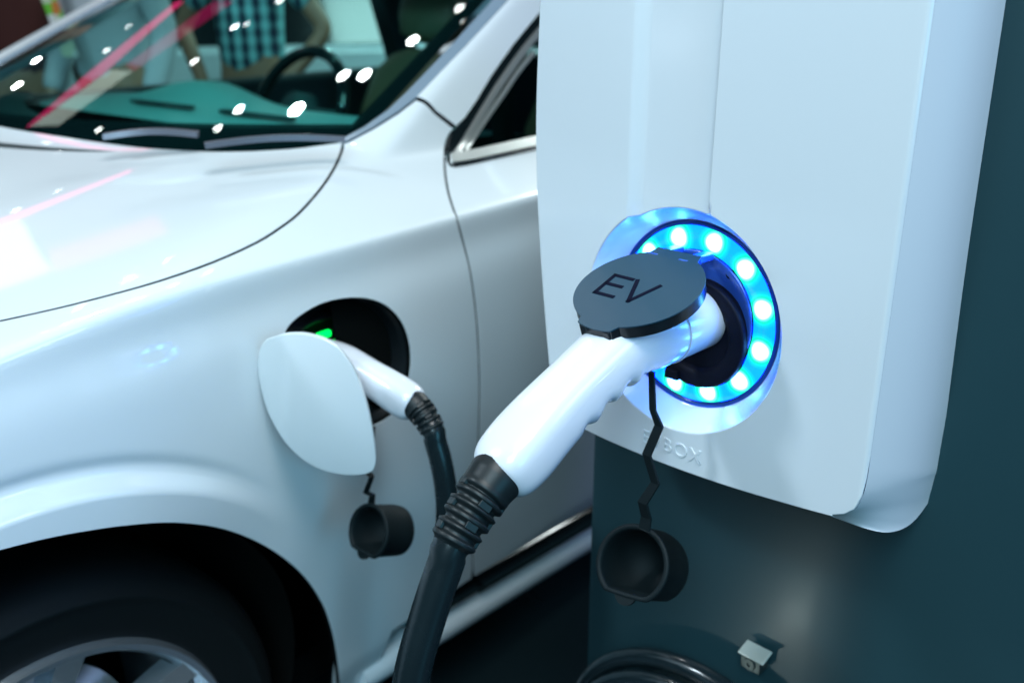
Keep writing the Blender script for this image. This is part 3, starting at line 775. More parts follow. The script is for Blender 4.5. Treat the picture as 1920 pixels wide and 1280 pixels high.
# embossed maker's name
def text_obj(body, size, origin, ux, uy, depth, m, name, parent, bold=0):
    cu = bpy.data.curves.new(name, 'FONT'); cu.body = body; cu.size = size; cu.extrude = depth; cu.offset = bold; cu.bevel_depth = 0
    cu.align_x = 'CENTER'; cu.align_y = 'CENTER'; cu.space_character = 1.15; cu.materials.append(m)
    o = bpy.data.objects.new(name, cu); COL.objects.link(o); o.parent = parent
    ux = Vector(ux).normalized(); uy = Vector(uy).normalized(); uz = ux.cross(uy)
    mt = Matrix((ux, uy, uz)).transposed().to_4x4(); mt.translation = Vector(tuple(np.asarray(origin) - wloc(parent)))
    o.matrix_local = mt
    bpy.context.view_layer.update(); dg = bpy.context.evaluated_depsgraph_get()
    me = bpy.data.meshes.new_from_object(o.evaluated_get(dg)); o2 = bpy.data.objects.new(name, me); COL.objects.link(o2)
    o2.parent = parent; o2.matrix_local = mt; bpy.data.objects.remove(o); return o2
tx = text_obj('EVBOX', .021, CH(-.004, .0002, -.1345), H_ + Z * .0, Z, .0007, M['cover'], 'embossed_lettering', front)
# light ring: gasket, diffuser with diodes, inner housing
ringp = [(DI, DD + .001), (DI - .001, DD - .004), (.0915, DD - .004), (.0905, DD - .001), (.0895, DD)]
V, F = lathe(ringp, CH(DC[0], 0, DC[1]), M_, H_, Z, 128); obj('ring_gasket', V, F, M['navy'], st)
NL = 12; PH = R_(17.0); RM = .078
V, F = lathe([(r, DD - .001 + .0025 * math.sin(math.pi * (r - .066) / .0235)) for r in np.linspace(.066, .0895, 14)], CH(DC[0], 0, DC[1]), M_, H_, Z, 288)
dif = obj('light_ring', V, F, led_mat(0, 0, NL, PH, RM), st)
at = dif.data.attributes.new('ledpos', 'FLOAT_VECTOR', 'POINT')
arr = np.zeros((len(V), 3), np.float32)
leds = [(DC[0] + RM * math.cos(PH + k * 2 * math.pi / NL), DC[1] + RM * math.sin(PH + k * 2 * math.pi / NL)) for k in range(NL)]
for i, v in enumerate(V):
    p = v - RC; arr[i, 0] = min(math.hypot(p @ H_ - a, p[2] - b) for a, b in leds)
at.data.foreach_set('vector', arr.ravel())
M['diode'] = mat('diode_lens', (.9, 1, .9), .2, emit=(.055, .27, 1), estr=28.0)
for a, b in leds:
    V, F = lathe([(.0001, .0030), (.004, .0026), (.0062, .0014), (.0076, .0)], CH(a, DD + .0005, b), M_, H_, Z, 20); obj('diode', V, F, M['diode'], dif)
# inner housing
hp = [(.0658, DD + .001), (.0650, DD + .0025), (.0625, DD + .002), (.052, DD - .002), (.030, DD - .004)]
V, F = lathe(hp, CH(DC[0], 0, DC[1]), M_, H_, Z, 96); hs = obj('socket_housing', V, F, M['navy'], st)
SC = (.001, -.0180)
colp = [(.0550, DD - .012), (.0550, DD + .006), (.054, DD + .0085), (.052, DD + .009), (.042, DD + .0085), (.036, DD + .006), (.034, DD - .01)]
V, F = lathe(colp, CH(SC[0], 0, SC[1]), M_, H_, Z, 96); so = obj('socket_collar', V, F, M['collar'], st)
V, F = lathe([(.0001, DD + .002), (.0555, DD + .002)], CH(SC[0], 0, SC[1]), M_, H_, Z, 64); obj('socket_floor', V, F, M['collar'], so)
mb = MB(); mb.box(CH(-.022, DD + .006, -.066), H_, M_, Z, .008, .006, .005); mb.build('latch_notch', M['collar'], so, bevel=.001)
V, F = lathe([(.0001, 0), (.0045, 0), (.0052, -.001)], CH(*[(.030), DD + .0005, (.047)]), M_, H_, Z, 20)
obj('screw_hole', V, F, M['black'], hs)

# flip lid marked EV, hinged over the socket
LV = M_ * math.cos(R_(20)) - Z * math.sin(R_(20)); LN = M_ * math.sin(R_(20)) + Z * math.cos(R_(20)); LC = CH(-.004, .066, .0475)
def lid_outline():
    pts = []
    for a in np.linspace(0, 360, 120, endpoint=False):
        r = .0595
        x = r * math.sin(R_(a)); y = r * 1.02 * math.cos(R_(a))
        pts.append((x, y))
    # tab at the free end, hinge lug at the inner end
    out = []
    for x, y in pts:
        if y > 0 and abs(x) < .020: y = max(y, .064 + .004 * (1 - (x / .02) ** 2))
        if y < 0 and abs(x) < .026: y = min(y, -.064)
        out.append((x, y))
    return out
lo = lid_outline()
def lidpt(x, y, n): return LC + H_ * x + LV * y + LN * n
def extrude_poly(poly, f, n0, n1, name, m, parent, **k):
    P, Fc, loops = fill(poly, .008, bstep=.0025); V = [f(p[0], p[1], n1) for p in P] + [f(p[0], p[1], n0) for p in P]; n = len(P)
    Fc = [list(q) for q in Fc]; a = np.cross(V[Fc[0][1]] - V[Fc[0][0]], V[Fc[0][2]] - V[Fc[0][0]])
    up = f(0, 0, 1) - f(0, 0, 0)
    if a @ up < 0: Fc = [q[::-1] for q in Fc]; loops = [l[::-1] for l in loops]
    F = Fc + [[i + n for i in q[::-1]] for q in Fc]
    for l in loops:
        for i in range(len(l)): a_, b_ = l[i], l[(i + 1) % len(l)]; F.append([a_, a_ + n, b_ + n, b_])
    return obj(name, V, F, m, parent, **k)
lid = extrude_poly(lo, lidpt, -.0012, 0, 'socket_lid', M['lid'], st, sharp=30)
rim = extrude_poly([(x * .985, y * .985) for x, y in lo], lidpt, -.0125, -.0014, 'lid_rim', M['lid_edge'], lid, sharp=30)
mb = MB(); mb.box(lidpt(0, .060, -.010), H_, LV, LN, .017, .006, .0085); mb.build('lid_latch', M['lid_edge'], lid, bevel=.0015)
mb = MB()
for x in (-.022, .012): mb.box(CH(x - .004, -.004, .062), H_, M_, Z, .006, .022, .004)
mb.build('hinge', M['navy'], lid, bevel=.002)
def stroke(mb, a, b, w=.0040):
    a = np.array(a); b = np.array(b); d = (b - a) / np.linalg.norm(b - a); n = np.array([-d[1], d[0]])
    q = [a + n * w / 2 - d * w / 2, b + n * w / 2 + d * w / 2, b - n * w / 2 + d * w / 2, a - n * w / 2 - d * w / 2]
    V = [lidpt(x, -y, .0004) for x, y in q] + [lidpt(x, -y, .00005) for x, y in q]
    mb.add(V, [[0, 3, 2, 1], [4, 5, 6, 7]] + [[i, (i + 1) % 4, 4 + (i + 1) % 4, 4 + i] for i in range(4)])
mb = MB(); ex, ey, hh_, ww = -.0335, -.0215, .0300, .0205
stroke(mb, (ex, ey), (ex, ey + hh_)); stroke(mb, (ex, ey), (ex + ww, ey)); stroke(mb, (ex, ey + hh_ / 2 + .001), (ex + ww * .88, ey + hh_ / 2 + .001)); stroke(mb, (ex, ey + hh_), (ex + ww, ey + hh_))
mb.build('lettering', M['ink'], lid, smooth=False)
mb = MB(); vx = ex + ww + .0055
stroke(mb, (vx, ey + hh_), (vx + .0125, ey)); stroke(mb, (vx + .025, ey + hh_), (vx + .0125, ey))
mb.build('lettering', M['ink'], lid, smooth=False)

# ================================================================== PLUGS
def superell(a_up, a_dn, b, ex=2.6, k=32):
    out = []
    for j in range(k):
        th = 2 * math.pi * j / k; c, s = math.cos(th), math.sin(th)
        a = a_up if c > 0 else a_dn
        out.append((a * math.copysign(abs(c) ** (2 / ex), c), b * math.copysign(abs(s) ** (2 / ex), s)))
    return out
def plug(root, F0, centre, lateral, scale=1.0, groove=True, bend=1.0, fat=1.0):
    """F0(m,z) -> world; plug axis along m"""
    st_ = [(-.030, -.002, .031, .031, .031, 2.0), (.000, -.002, .031, .031, .031, 2.0), (.030, -.002, .0315, .0315, .031, 2.0), (.050, -.001, .032, .032, .031, 2.1),
           (.072, .0005, .031, .031, .030, 2.3), (.098, -.004, .030, .029, .0285, 2.5), (.125, -.0125, .0275, .028, .0275, 2.6), (.150, -.0225, .0265, .0275, .027, 2.7),
           (.175, -.0335, .0265, .0285, .0275, 2.8), (.200, -.0455, .0270, .0300, .0285, 2.8), (.222, -.0575, .0270, .0305, .0290, 2.8), (.238, -.0665, .0255, .0290, .0275, 2.7), (.247, -.0715, .0220, .0250, .0240, 2.5), (.2505, -.0735, .017, .019, .019, 2.3)]
    cs = catmull([np.array(a, float) for a in st_], n=6)
    path = []; secs = []
    for c in cs:
        m, z = c[0] * scale, c[1] * scale * bend
        path.append(F0(m, z)); dn = c[3]
        if groove and .085 < c[0] < .185: dn += .0048 * (math.cos((c[0] - .100) / .0285 * 2 * math.pi)) * min(1, (c[0] - .085) / .01, (.185 - c[0]) / .01)
        fk = 1 + (fat - 1) * sstep(c[0], .07, .12); secs.append(superell(c[2] * scale * fk, dn * scale * fk, c[4] * scale * fk, c[5], 40))
    V, F = sweep(path, lambda i, u: secs[i], up=Z)
    h = obj('handle', V, F, M['handle'], root)
    T = path[-1] - path[-4]; T /= np.linalg.norm(T); return h, path[-1], T
def boot(root, p0, T, side, r0, r1, L, name='cable_boot', bendv=None, nribs=5):
    path = []; rad = []; n = 90
    nv = np.cross(side, T); nv = nv if nv[2] > 0 else -nv
    for i in range(n + 1):
        u = i / n; x = u * L - .006
        path.append(p0 + T * x + (bendv if bendv is not None else 0) * (u * u * L))
        base = r0 + (r1 - r0) * min(1, max(0, (u - .12) / .88)) ** .8
        if u < .36: r = base * (1.0 + .03 * math.exp(-((u - .32) / .03) ** 2))
        else:
            ph = (u - .36) / .64 * nribs; q = ph - math.floor(ph); r = base * (1.06 if .28 < q < .78 else .86)
        rad.append(r)
    rad = [sum(rad[max(0, i - 1):i + 2]) / len(rad[max(0, i - 1):i + 2]) for i in range(n + 1)]
    V, F = sweep(path, lambda i, u: circ(rad[i], 40), up=Z)
    o = obj(name, V, F, M['rubber'], root)
    # webs between the ribs, staggered
    mb = MB()
    for rbn in range(nribs):
        u = .36 + (rbn + 0.02) / nribs * .64; i = int(u * n); i = min(i, n - 3)
        t = path[i + 2] - path[i]; t /= np.linalg.norm(t); a0 = (0, math.pi / 2)[rbn % 2]
        e1 = nv - t * (nv @ t); e1 /= np.linalg.norm(e1); e2 = np.cross(t, e1)
        for k in range(2):
            a = a0 + k * math.pi + .5; d = e1 * math.cos(a) + e2 * math.sin(a)
            rr = r0 + (r1 - r0) * u; mb.add(*MB_box(path[i] + d * rr * .92, t, d, np.cross(t, d), L * .05, rr * .09, rr * .28))
    mb.build('boot_web', M['rubber'], o, bevel=.0006)
    return o, path[-1], (path[-1] - path[-3]) / np.linalg.norm(path[-1] - path[-3])
def MB_box(c, a, b, d, x, y, z): m_ = MB().box(c, a, b, d, x, y, z); return m_.V, m_.F

# near plug in the charging station
np_ = thing('charging_plug', 'large white charging plug seated in the glowing station socket', 'plug', CH(.0, .0, -.03), 'white charging plugs')
F0 = lambda m, z: CH(.0, m, z)
h, pe, T = plug(np_, F0, 0, H_, fat=1.01)
bo, pb, T2 = boot(np_, pe, T, H_, .0232, .0178, .062, bendv=-Z * .22)
# barrel seam line and side ridge
V, F = lathe([(.0316, 0), (.0322, .0006), (.0322, .0014), (.0316, .002)], CH(0, .028, -.002), M_, H_, Z, 64); obj('collar_seam', V, F, M['handle'], h)
rg = [(.046, .020), (.07, .020), (.10, .013), (.13, .002), (.16, -.010), (.19, -.024), (.215, -.037)]
V, F = tube(catmull([CH(.0268 - .0004 * i, a, b - .004) for i, (a, b) in enumerate(rg)], n=5), .0010, 8); obj('side_ridge', V, F, M['handle'], h)
for x0 in (.0,): pass
# cable: falls out of the frame, lies on the floor and climbs to the station
cpts = [pb - T2 * .02, pb + T2 * .005, CH(.0, .303, -.125), CH(-.001, .322, -.165), CH(-.001, .345, -.225), CH(.002, .360, -.32), CH(-.004, .355, -.55), CH(0, .33, -.78), CH(.02, .27, -.93), CH(.06, .12, -.975), CH(.10, -.02, -.982), CH(.10, -.125, -.982)]
V, F = tube(catmull(cpts, step=.012), .0150, 28); cb = obj('cable', V, F, M['cable'], np_)

# ---- tether and cap of the near plug
def strap(pts, widths, wd, nd, thick, name, parent):
    """pts world, wd: width direction"""
    mb = MB(); V = []; F = []
    for p, w_ in zip(pts, widths):
        for a, b in ((-1, 1), (1, 1), (1, -1), (-1, -1)): V.append(np.asarray(p) + wd * a * w_ / 2 + nd * b * thick / 2)
    for i in range(len(pts) - 1):
        for j in range(4): F.append([4 * i + j, 4 * i + (j + 1) % 4, 4 * i + 4 + (j + 1) % 4, 4 * i + 4 + j])
    F.append([0, 1, 2, 3]); F.append([4 * len(pts) - 4 + j for j in (3, 2, 1, 0)])
    return obj(name, V, F, M['cap'], parent, smooth=False, bevel=.0006)
def cup(root, C0, mouth, upv, r, L, tab=True):
    mouth = mouth / np.linalg.norm(mouth); ux = np.cross(upv, mouth); ux /= np.linalg.norm(ux); vx = np.cross(mouth, ux)
    k = 72
    def prof_pt(a, rr):
        x, y = rr * math.cos(a), rr * math.sin(a)
        lim = -.80 * rr
        if y < lim: y = lim + (y - lim) * .12
        return ux * x + vx * y
    rings = [(.02, -L), (.60, -L), (.85, -L + .002), (.96, -L + .006), (1.0, -L + .014), (1.0, -.006), (1.05, -.004), (1.06, -.001), (1.04, .001), (.93, .001), (.90, -.002), (.885, -.008), (.87, -L + .008), (.02, -L + .006)]
    V = [C0 + mouth * a + prof_pt(2 * math.pi * j / k, r * q) for q, a in rings for j in range(k)]
    F = [[i * k + j, i * k + (j + 1) % k, (i + 1) * k + (j + 1) % k, (i + 1) * k + j] for i in range(len(rings) - 1) for j in range(k)]
    o = obj('cap', V, F, M['cap'], root)
    n_ = 16; tp = [(r * .30 * math.cos(a), -r * .80 - r * .28 * math.sin(a)) for a in np.linspace(0, math.pi, n_)]
    V = [C0 + ux * x + vx * y + mouth * q for q in (0, -.004) for x, y in tp]
    F = [list(range(n_)), list(range(n_, 2 * n_))[::-1]] + [[i, i + n_, i + 1 + n_, i + 1] for i in range(n_ - 1)]
    obj('pull_tab', V, F, M['cap'], o, smooth=False)
    return o, C0 + vx * r * 1.0 - mouth * .004
c1 = thing('dust_cap', 'black rubber dust cap hanging by zigzag strap before the dark station body', 'cap', CH(-.008, .05, -.25), 'hanging black dust caps')
tetherpx = [(1222, 697), (1224, 768), (1236, 798), (1213, 852), (1229, 905), (1205, 942), (1212, 970), (1208, 992)]
tp = []
mo = [.045, .046, .044, .050, .046, .052, .048, .050]
for (x, y), m0 in zip(tetherpx, mo):
    hh2, zz = chm(x, y, m0); tp.append(CH(hh2, m0, zz))
sideN = H_
strap(tp, [.0065, .0075, .0105, .0105, .0105, .0120, .0130, .0140], H_ * .93 + M_ * .0 + np.array([0, 0, 0]), M_, .0032, 'strap', c1)
hc, zc = chm(1184, 1057, .055)
view = CAM - CH(hc, .055, zc); view /= np.linalg.norm(view)
rightv = np.cross(Z, view); rightv /= np.linalg.norm(rightv)          # towards image right is -this
mouth = view * .86 - rightv * .42 + Z * .02
cup(c1, CH(hc, .055, zc), mouth, Z * 1.0 + rightv * -.10, .0385, .066)

# ---- far plug in the car
fp = thing('charging_plug', 'small white charging plug pushed into the car charge port', 'plug', CAR(-.03, 0, .80), 'white charging plugs')
# plug axis leaves the port outward; the grip drops and leans to the rear
def Fcarp(m, z):
    return CAR(-.058 + .10 * m * 0 + m * .02, -.050 + m * .93, .862 + z * 1.0)
S2 = .78
h2, pe2, T22 = plug(fp, lambda m, z: CAR(-.0335, -.035 + m, .846 + z), 0, D_, scale=S2, groove=False, bend=.46)
bo2, pb2, T23 = boot(fp, pe2, T22, D_, .0185, .0150, .034, bendv=-Z * .55, nribs=4)
q = lambda x, y, s: CAR(s, *[to_car(plane_hit(x, y, CAR(s, 0, 0), D_))[i] for i in (1, 2)])
fcp = [pb2 - T23 * .02, pb2 + T23 * .004, q(815, 822, -.034), q(829, 875, -.034), q(838, 940, -.034), q(835, 1010, -.034), q(826, 1075, -.034), q(812, 1150, -.034), q(790, 1260, -.034)]
end = fcp[-1]
fcp += [end + np.array([.0, 0, -.12]), np.array([end[0] + .02, end[1] - .02, .15]), np.array([end[0] + .08, end[1] - .03, .03]), np.array([end[0] + .35, end[1] + .05, .0155]), np.array([end[0] + .75, end[1] + .1, .0155])]
V, F = tube(catmull(fcp, step=.012), .0140, 24); obj('cable', V, F, M['cable'], fp)
c2 = thing('dust_cap', 'black rubber dust cap dangling below the open car charge flap', 'cap', CAR(-.03, .03, .60), 'hanging black dust caps')
tp = [q(x, y, -.055) for x, y in [(700, 800), (696, 860), (690, 885), (697, 893), (686, 922), (698, 928), (695, 950)]]
strap(tp, [.005, .006, .008, .008, .009, .009, .012], D_, N_, .003, 'strap', c2)
cc = q(690, 996, -.075); view = CAM - cc; view /= np.linalg.norm(view); rightv = np.cross(Z, view); rightv /= np.linalg.norm(rightv)
cup(c2, cc, view * .66 - rightv * .72 + Z * .04, Z, .0345, .058)

# ================================================================== coiled cable and its clamp on the station body
cc1 = thing('coiled_cable', 'black cable coiled in thick loops on the lower station body', 'cable', CH(-.06, -.08, -.70))
rc_ = .205; pts = []; hk, zk = chm(1325, 1243, -.105)
for i in range(0, 3 * 48 + 1):
    a = -math.pi / 2 + i / 48 * 2 * math.pi
    k = i / 48
    pts.append(CH(hk + (rc_ - .016 * k) * math.cos(a), -.105 + .018 * k, zk - .205 - .004 * k + (rc_ - .018 * k) * math.sin(a)))
M['coil'] = mat('coil_cable_sheath', (.008, .016, .020), .20, coat=.4, var=(40, .05)); V, F = tube(pts, .0125, 20); obj('loops', V, F, M['coil'], cc1)
cl = thing('cable_clamp', 'small bright steel clamp screwed to the dark station body', 'clamp', CH(.04, -.13, -.44))
hq, zq = chm(1412, 1228, -.11)
tz = (Z * .95 + M_ * .312); tm = np.cross(H_, tz)
mb = MB(); mb.box(CH(hq, -.114, zq + .002), H_, tm, tz, .0165, .0105, .0013); ob_ = mb.build('bracket', mat('bright_plate', (.80, .82, .74), .35, metal=.5), cl, bevel=.0008)
mb = MB(); mb.box(CH(hq - .002, -.1185, zq - .0115), H_, M_, Z, .0125, .0095, .0100); mb.build('bracket_foot', mat('dark_steel', (.10, .12, .12), .35, metal=.8), cl, bevel=.001)
V, F = lathe([(.0001, .001), (.002, .001), (.0025, .003), (.0075, .003), (.008, .0)], CH(hq - .003, -.1095, zq - .0125), M_, H_, Z, 20); obj('screw', V, F, bpy.data.materials['dark_steel'], cl, sharp=30)

# ================================================================== BACKGROUND: another white car and people
def skin_body(name, joints, edges, m, parent, sub=2):
    me = bpy.data.meshes.new(name); off = wloc(parent)
    me.from_pydata([tuple(np.array(j[0]) - off) for j in joints], edges, []); o = bpy.data.objects.new(name, me); COL.objects.link(o); o.parent = parent
    sk = o.modifiers.new('skin', 'SKIN'); sk.use_smooth_shade = True
    for i, j in enumerate(joints):
        v = me.skin_vertices[0].data[i]; v.radius = j[1] if hasattr(j[1], '__len__') else (j[1], j[1]); v.use_root = (i == 0)
    s = o.modifiers.new('sub', 'SUBSURF'); s.levels = sub; s.render_levels = sub
    me.materials.append(m); return o
def person(loc, face, label, shirt, trousers, skin, hair, arms_akimbo=False, sleeves=False):
    r = thing('person', label, 'person', loc, None); loc = np.array(loc, float)
    f = np.array([math.sin(face), math.cos(face), 0.]); sd = np.array([f[1], -f[0], 0])
    P = lambda a, b, c: loc + sd * a + f * b + Z * c
    ak = .12 if arms_akimbo else 0
    J = [(P(0, 0, .93), (.14, .10)), (P(0, 0, 1.12), (.135, .10)), (P(0, 0, 1.32), (.16, .11)), (P(0, 0, 1.45), (.09, .08)), (P(0, 0, 1.52), (.05, .05)), (P(0, .02, 1.60), (.075, .09)), (P(0, .02, 1.70), (.072, .088)), (P(0, .01, 1.76), (.04, .05))]
    E = [(i, i + 1) for i in range(7)]
    for s_ in (-1, 1):
        n = len(J)
        J += [(P(.18 * s_, 0, 1.41), .055), (P((.24 + ak) * s_, -.02, 1.14), .042), (P((.24 - ak * .3) * s_, .10, .92), .032), (P((.235 - ak * .5) * s_, .12, .83), (.035, .018))]
        E += [(3, n), (n, n + 1), (n + 1, n + 2), (n + 2, n + 3)]
        n = len(J)
        J += [(P(.09 * s_, 0, .82), .085), (P(.10 * s_, .01, .48), .058), (P(.10 * s_, -.01, .10), .042), (P(.10 * s_, .13, .04), (.04, .03))]
        E += [(0, n), (n, n + 1), (n + 1, n + 2), (n + 2, n + 3)]
    skin_body('body', J, E, skin, r)
    J = [(P(0, 0, .88), (.165, .125)), (P(0, 0, 1.12), (.158, .122)), (P(0, 0, 1.32), (.18, .128)), (P(0, 0, 1.43), (.11, .10))]
    E = [(0, 1), (1, 2), (2, 3)]
    for s_ in (-1, 1):
        n = len(J); J += [(P(.18 * s_, 0, 1.41), .070), (P((.225 + ak * .6) * s_, -.01, 1.22), .058)]; E += [(3, n), (n, n + 1)]
        if sleeves: J += [(P(.24 * s_, -.02, 1.14), .055), (P(.24 * s_, .10, .92), .045)]; E += [(n + 1, n + 2), (n + 2, n + 3)]
    skin_body('shirt', J, E, shirt, r)
    J = [(P(0, 0, .90), (.155, .12))]; E = []
    for s_ in (-1, 1):
        n = len(J); J += [(P(.09 * s_, 0, .80), .098), (P(.10 * s_, .01, .48), .075), (P(.10 * s_, -.01, .09), .06)]; E += [(0, n), (n, n + 1), (n + 1, n + 2)]
    skin_body('trousers', J, E, trousers, r)
    skin_body('hair', [(P(0, -.03, 1.66), (.085, .08)), (P(0, -.01, 1.75), (.078, .09)), (P(0, 0, 1.79), (.05, .06))], [(0, 1), (1, 2)], hair, r)
    return r
def plaid(name):
    m = bpy.data.materials.new(name); m.use_nodes = True; nt = m.node_tree; L = nt.links.new; b = nt.nodes['Principled BSDF']; b.inputs['Roughness'].default_value = .8
    t = nt.nodes.new('ShaderNodeTexCoord'); w1 = nt.nodes.new('ShaderNodeTexWave'); w1.bands_direction = 'X'; w1.inputs['Scale'].default_value = 5.2; w1.inputs['Distortion'].default_value = .6
    w2 = nt.nodes.new('ShaderNodeTexWave'); w2.bands_direction = 'Z'; w2.inputs['Scale'].default_value = 5.0
    ma = nt.nodes.new('ShaderNodeMath'); ma.operation = 'MULTIPLY_ADD'; ma.inputs[1].default_value = .6
    L(t.outputs['Object'], w1.inputs[0]); L(t.outputs['Object'], w2.inputs[0]); 
    m2 = nt.nodes.new('ShaderNodeMath'); m2.operation = 'MULTIPLY'; m2.inputs[1].default_value = .25; L(w2.outputs[1], m2.inputs[0])
    L(w1.outputs[1], ma.inputs[0]); L(m2.outputs[0], ma.inputs[2])
    r = nt.nodes.new('ShaderNodeValToRGB'); e = r.color_ramp.elements; e[0].color = (.006, .02, .05, 1); e[0].position = .2; e[1].color = (.25, .62, .65, 1); e[1].position = .75
    L(ma.outputs[0], r.inputs[0]); L(r.outputs[0], b.inputs['Base Color']); return m
M['skin'] = mat('skin', (.30, .17, .11), .5); M['hairm'] = mat('hair_black', (.01, .008, .007), .5)
M['maroon'] = mat('maroon_cloth', (.045, .008, .006), .9); M['jeans'] = mat('dark_trousers', (.008, .012, .025), .9); M['greyshirt'] = mat('pale_grey_cloth', (.42, .46, .50), .9)
def at(x, y, Y): r = ray(x, y); k = Y / r[1]; p = CAM + r * k; return p
p = at(470, 60, 4.5); person((p[0], p[1], 0), R_(180 + 15), 'person in a blue plaid shirt seen through the windshield', plaid('plaid_cloth'), M['jeans'], M['skin'], M['hairm'], True)
p = at(25, 60, 4.2); person((p[0], p[1], 0), R_(150), 'person in dark maroon clothes at the left behind the car', M['maroon'], M['jeans'], M['skin'], M['hairm'], sleeves=True)
p = at(205, 40, 3.9); wp = person((p[0], p[1], 0), R_(200), 'person in a pale grey shirt with a colourful lanyard behind the car', M['greyshirt'], M['jeans'], M['skin'], M['hairm'], sleeves=True)
def lany():
    m = bpy.data.materials.new('lanyard_print'); m.use_nodes = True; nt = m.node_tree; L = nt.links.new; b = nt.nodes['Principled BSDF']
    t = nt.nodes.new('ShaderNodeTexCoord'); v = nt.nodes.new('ShaderNodeTexVoronoi'); v.inputs['Scale'].default_value = 22; r = nt.nodes.new('ShaderNodeValToRGB'); r.color_ramp.interpolation = 'CONSTANT'
    L(t.outputs['Object'], v.inputs[0]); L(v.outputs['Color'], r.inputs[0]); L(r.outputs[0], b.inputs['Base Color'])
    e = r.color_ramp.elements; e[0].color = (.12, .45, .03, 1); e[1].position = .4; e[1].color = (.5, .55, .4, 1); k = e.new(.62); k.color = (.5, .16, .03, 1); k = e.new(.8); k.color = (.6, .62, .6, 1); return m
a = at(88, 0, 3.72); b_ = at(122, 90, 3.72)
mb = MB(); dd = (b_ - a) / np.linalg.norm(b_ - a); mb.box((a + b_) / 2 + np.array([0, 0, .04]), dd, (1, 0, 0), (0, 1, 0), .16, .028, .003); mb.build('lanyard', lany(), wp, smooth=False)

def display_car(loc, ang, label):
    r = thing('display_car', label, 'car', loc); loc = np.array(loc, float)
    d = np.array([math.cos(ang), math.sin(ang), 0]); n = np.array([d[1], -d[0], 0])   # n towards the viewer
    P = lambda a, b, c: loc + d * a + n * b + Z * c
    prof = [(-2.2, .35), (-2.25, .62), (-2.1, .78), (-1.2, .92), (-.95, .95), (.0, .98), (1.7, 1.0), (2.15, .95), (2.25, .6), (2.2, .35)]
    V = []; F = []; k = len(prof); sec = [(-.80, .97), (-.88, 1), (.88, 1), (.80, .97)]
    for b, sc_ in ((-.90, .96), (-.86, 1), (.86, 1), (.90, .96)):
        for a, c in prof: V.append(P(a * sc_, b, .35 + (c - .35) * sc_))
    for i in range(3):
        for j in range(k): F.append([i * k + j, i * k + (j + 1) % k, (i + 1) * k + (j + 1) % k, (i + 1) * k + j])
    F.append(list(range(k))[::-1]); F.append([3 * k + j for j in range(k)])
    obj('body', V, F, M['paint'], r, bevel=.03)
    gp = [(-1.0, .94), (-.35, 1.36), (.2, 1.44), (1.0, 1.40), (1.9, .98)]
    V = []; F = []; k = 5
    for b, s_ in ((-.80, 0), (.80, 0)):
        for a, c in gp: V.append(P(a, b * (1 - (c - .94) * .30), c))
    for j in range(k): F.append([j, (j + 1) % k, k + (j + 1) % k, k + j])
    F.append(list(range(k))[::-1]); F.append([k + j for j in range(k)])
    obj('cabin', V, F, M['gloss_black'], r, bevel=.03)
    V = [P(a, b * (1 - (c - .94) * .30) * 1.005, c + .012) for b in (-.8, .8) for a, c in gp[1:4]]
    obj('roof', V, [[0, 1, 4, 3], [1, 2, 5, 4]], M['paint'], r)
    for a in (-1.35, 1.4):
        V, F = lathe([(.20, -.02), (.22, .02), (.31, .02), (.33, .0), (.33, -.2)], P(a, .90, .33), n, d, Z, 32); w_ = obj('wheel', V, F, M['tyre'], r, sharp=40)
        V, F = lathe([(.001, .01), (.2, .0), (.21, .02)], P(a, .90, .33), n, d, Z, 32); obj('rim', V, F, M['alloy'], w_)
    return r
p = at(330, 60, 7.0); display_car((p[0] + .3, p[1], 0), R_(8), 'white display car standing behind the plaid shirted person')

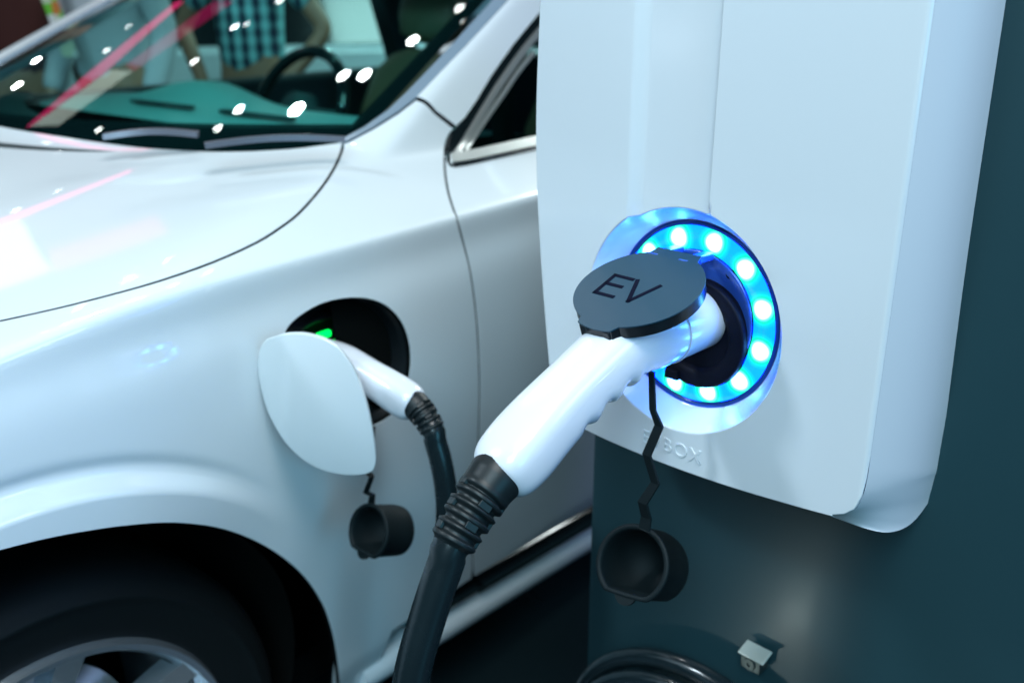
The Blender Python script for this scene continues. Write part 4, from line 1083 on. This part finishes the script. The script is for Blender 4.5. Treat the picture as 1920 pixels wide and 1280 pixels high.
# ================================================================== backlit sign hanging over the hall; only its reflection shows in the windshield
sg = thing('hanging_sign', 'backlit pink sign mirrored in the windshield of the white car', 'sign', (-2.3, 4.2, 2.6))
def emis(name, c, k): return mat(name, (.02, .02, .02), .4, emit=c, estr=k)
M['pink_l'] = emis('pink_light_panel', (1, .03, .22), 2.0); M['pale_l'] = emis('pale_light_panel', (.80, .95, .85), 1.7); M['red_l'] = emis('red_light_panel', (.35, .0, .08), 2.2)
def quad(nm, P, m, th=(0, 0, .02)):
    P = [np.array(p) for p in P]; n = np.cross(P[1] - P[0], P[2] - P[0]); n = n / np.linalg.norm(n) * .02
    V = [p for p in P] + [p + n for p in P]; k = len(P)
    return obj(nm, V, [list(range(k))[::-1], list(range(k, 2 * k))] + [[i, (i + 1) % k, k + (i + 1) % k, k + i] for i in range(k)], m, sg, smooth=False)
A = np.array([-2.68, 3.79, 2.64]); B = np.array([-2.33, 4.08, 2.80])
quad('pale_panel', [(-2.68, 3.79, 2.64), (-2.55, 3.70, 2.81), (-2.25, 4.02, 2.86), (-2.38, 4.15, 2.72)], M['pale_l'])
quad('pink_panel', [(-2.70, 3.80, 2.61), (-2.68, 3.79, 2.63), (-2.40, 4.14, 2.70), (-2.06, 4.72, 2.60), (-2.10, 4.78, 2.54), (-2.45, 4.28, 2.58)], M['pink_l'])
quad('red_panel', [(-2.30, 4.14, 2.78), (-2.24, 4.02, 2.87), (-1.80, 4.46, 2.99), (-1.93, 4.60, 2.88)], M['red_l'])

# added glowing panel out of view, makes a pale reflection in the station channel
P0 = plane_hit(1257, 78, RC - M_ * .0085, M_); r0 = ray(1257, 78); r0 = r0 - 2 * (r0 @ M_) * M_; r0 /= np.linalg.norm(r0)
S0 = P0 + r0 * 2.6; S0 = np.round(S0, 2)
inf = thing('added_reflection_panel', 'added lit panel on a thin pole, out of view, to be mirrored in the station channel', 'lit_panel', (S0[0], S0[1], 0))
nx = -r0; nx[2] = 0; nx /= np.linalg.norm(nx); ux_ = np.cross(Z, nx)
mb = MB(); mb.box(S0, ux_, nx, Z, .075, .006, .062); mb.build('lit_panel', emis('panel_glow', (.75, .86, 1), 2.2), inf, smooth=False)
mb = MB(); mb.box(S0 - nx * .012, ux_, nx, Z, .082, .006, .069); mb.build('frame', M['gloss_black'], inf, bevel=.003)
V, F = tube([np.array([S0[0], S0[1], 0.01]) - nx * .02, np.array([S0[0], S0[1], S0[2] - .06]) - nx * .02], .012, 12); obj('pole', V, F, M['gloss_black'], inf)
V, F = lathe([(.0001, .02), (.15, .015), (.16, .002)], np.array([S0[0], S0[1], 0]) - nx * .02, Z, np.array([1., 0, 0]), np.array([0, 1., 0]), 32); obj('foot', V, F, M['gloss_black'], inf)
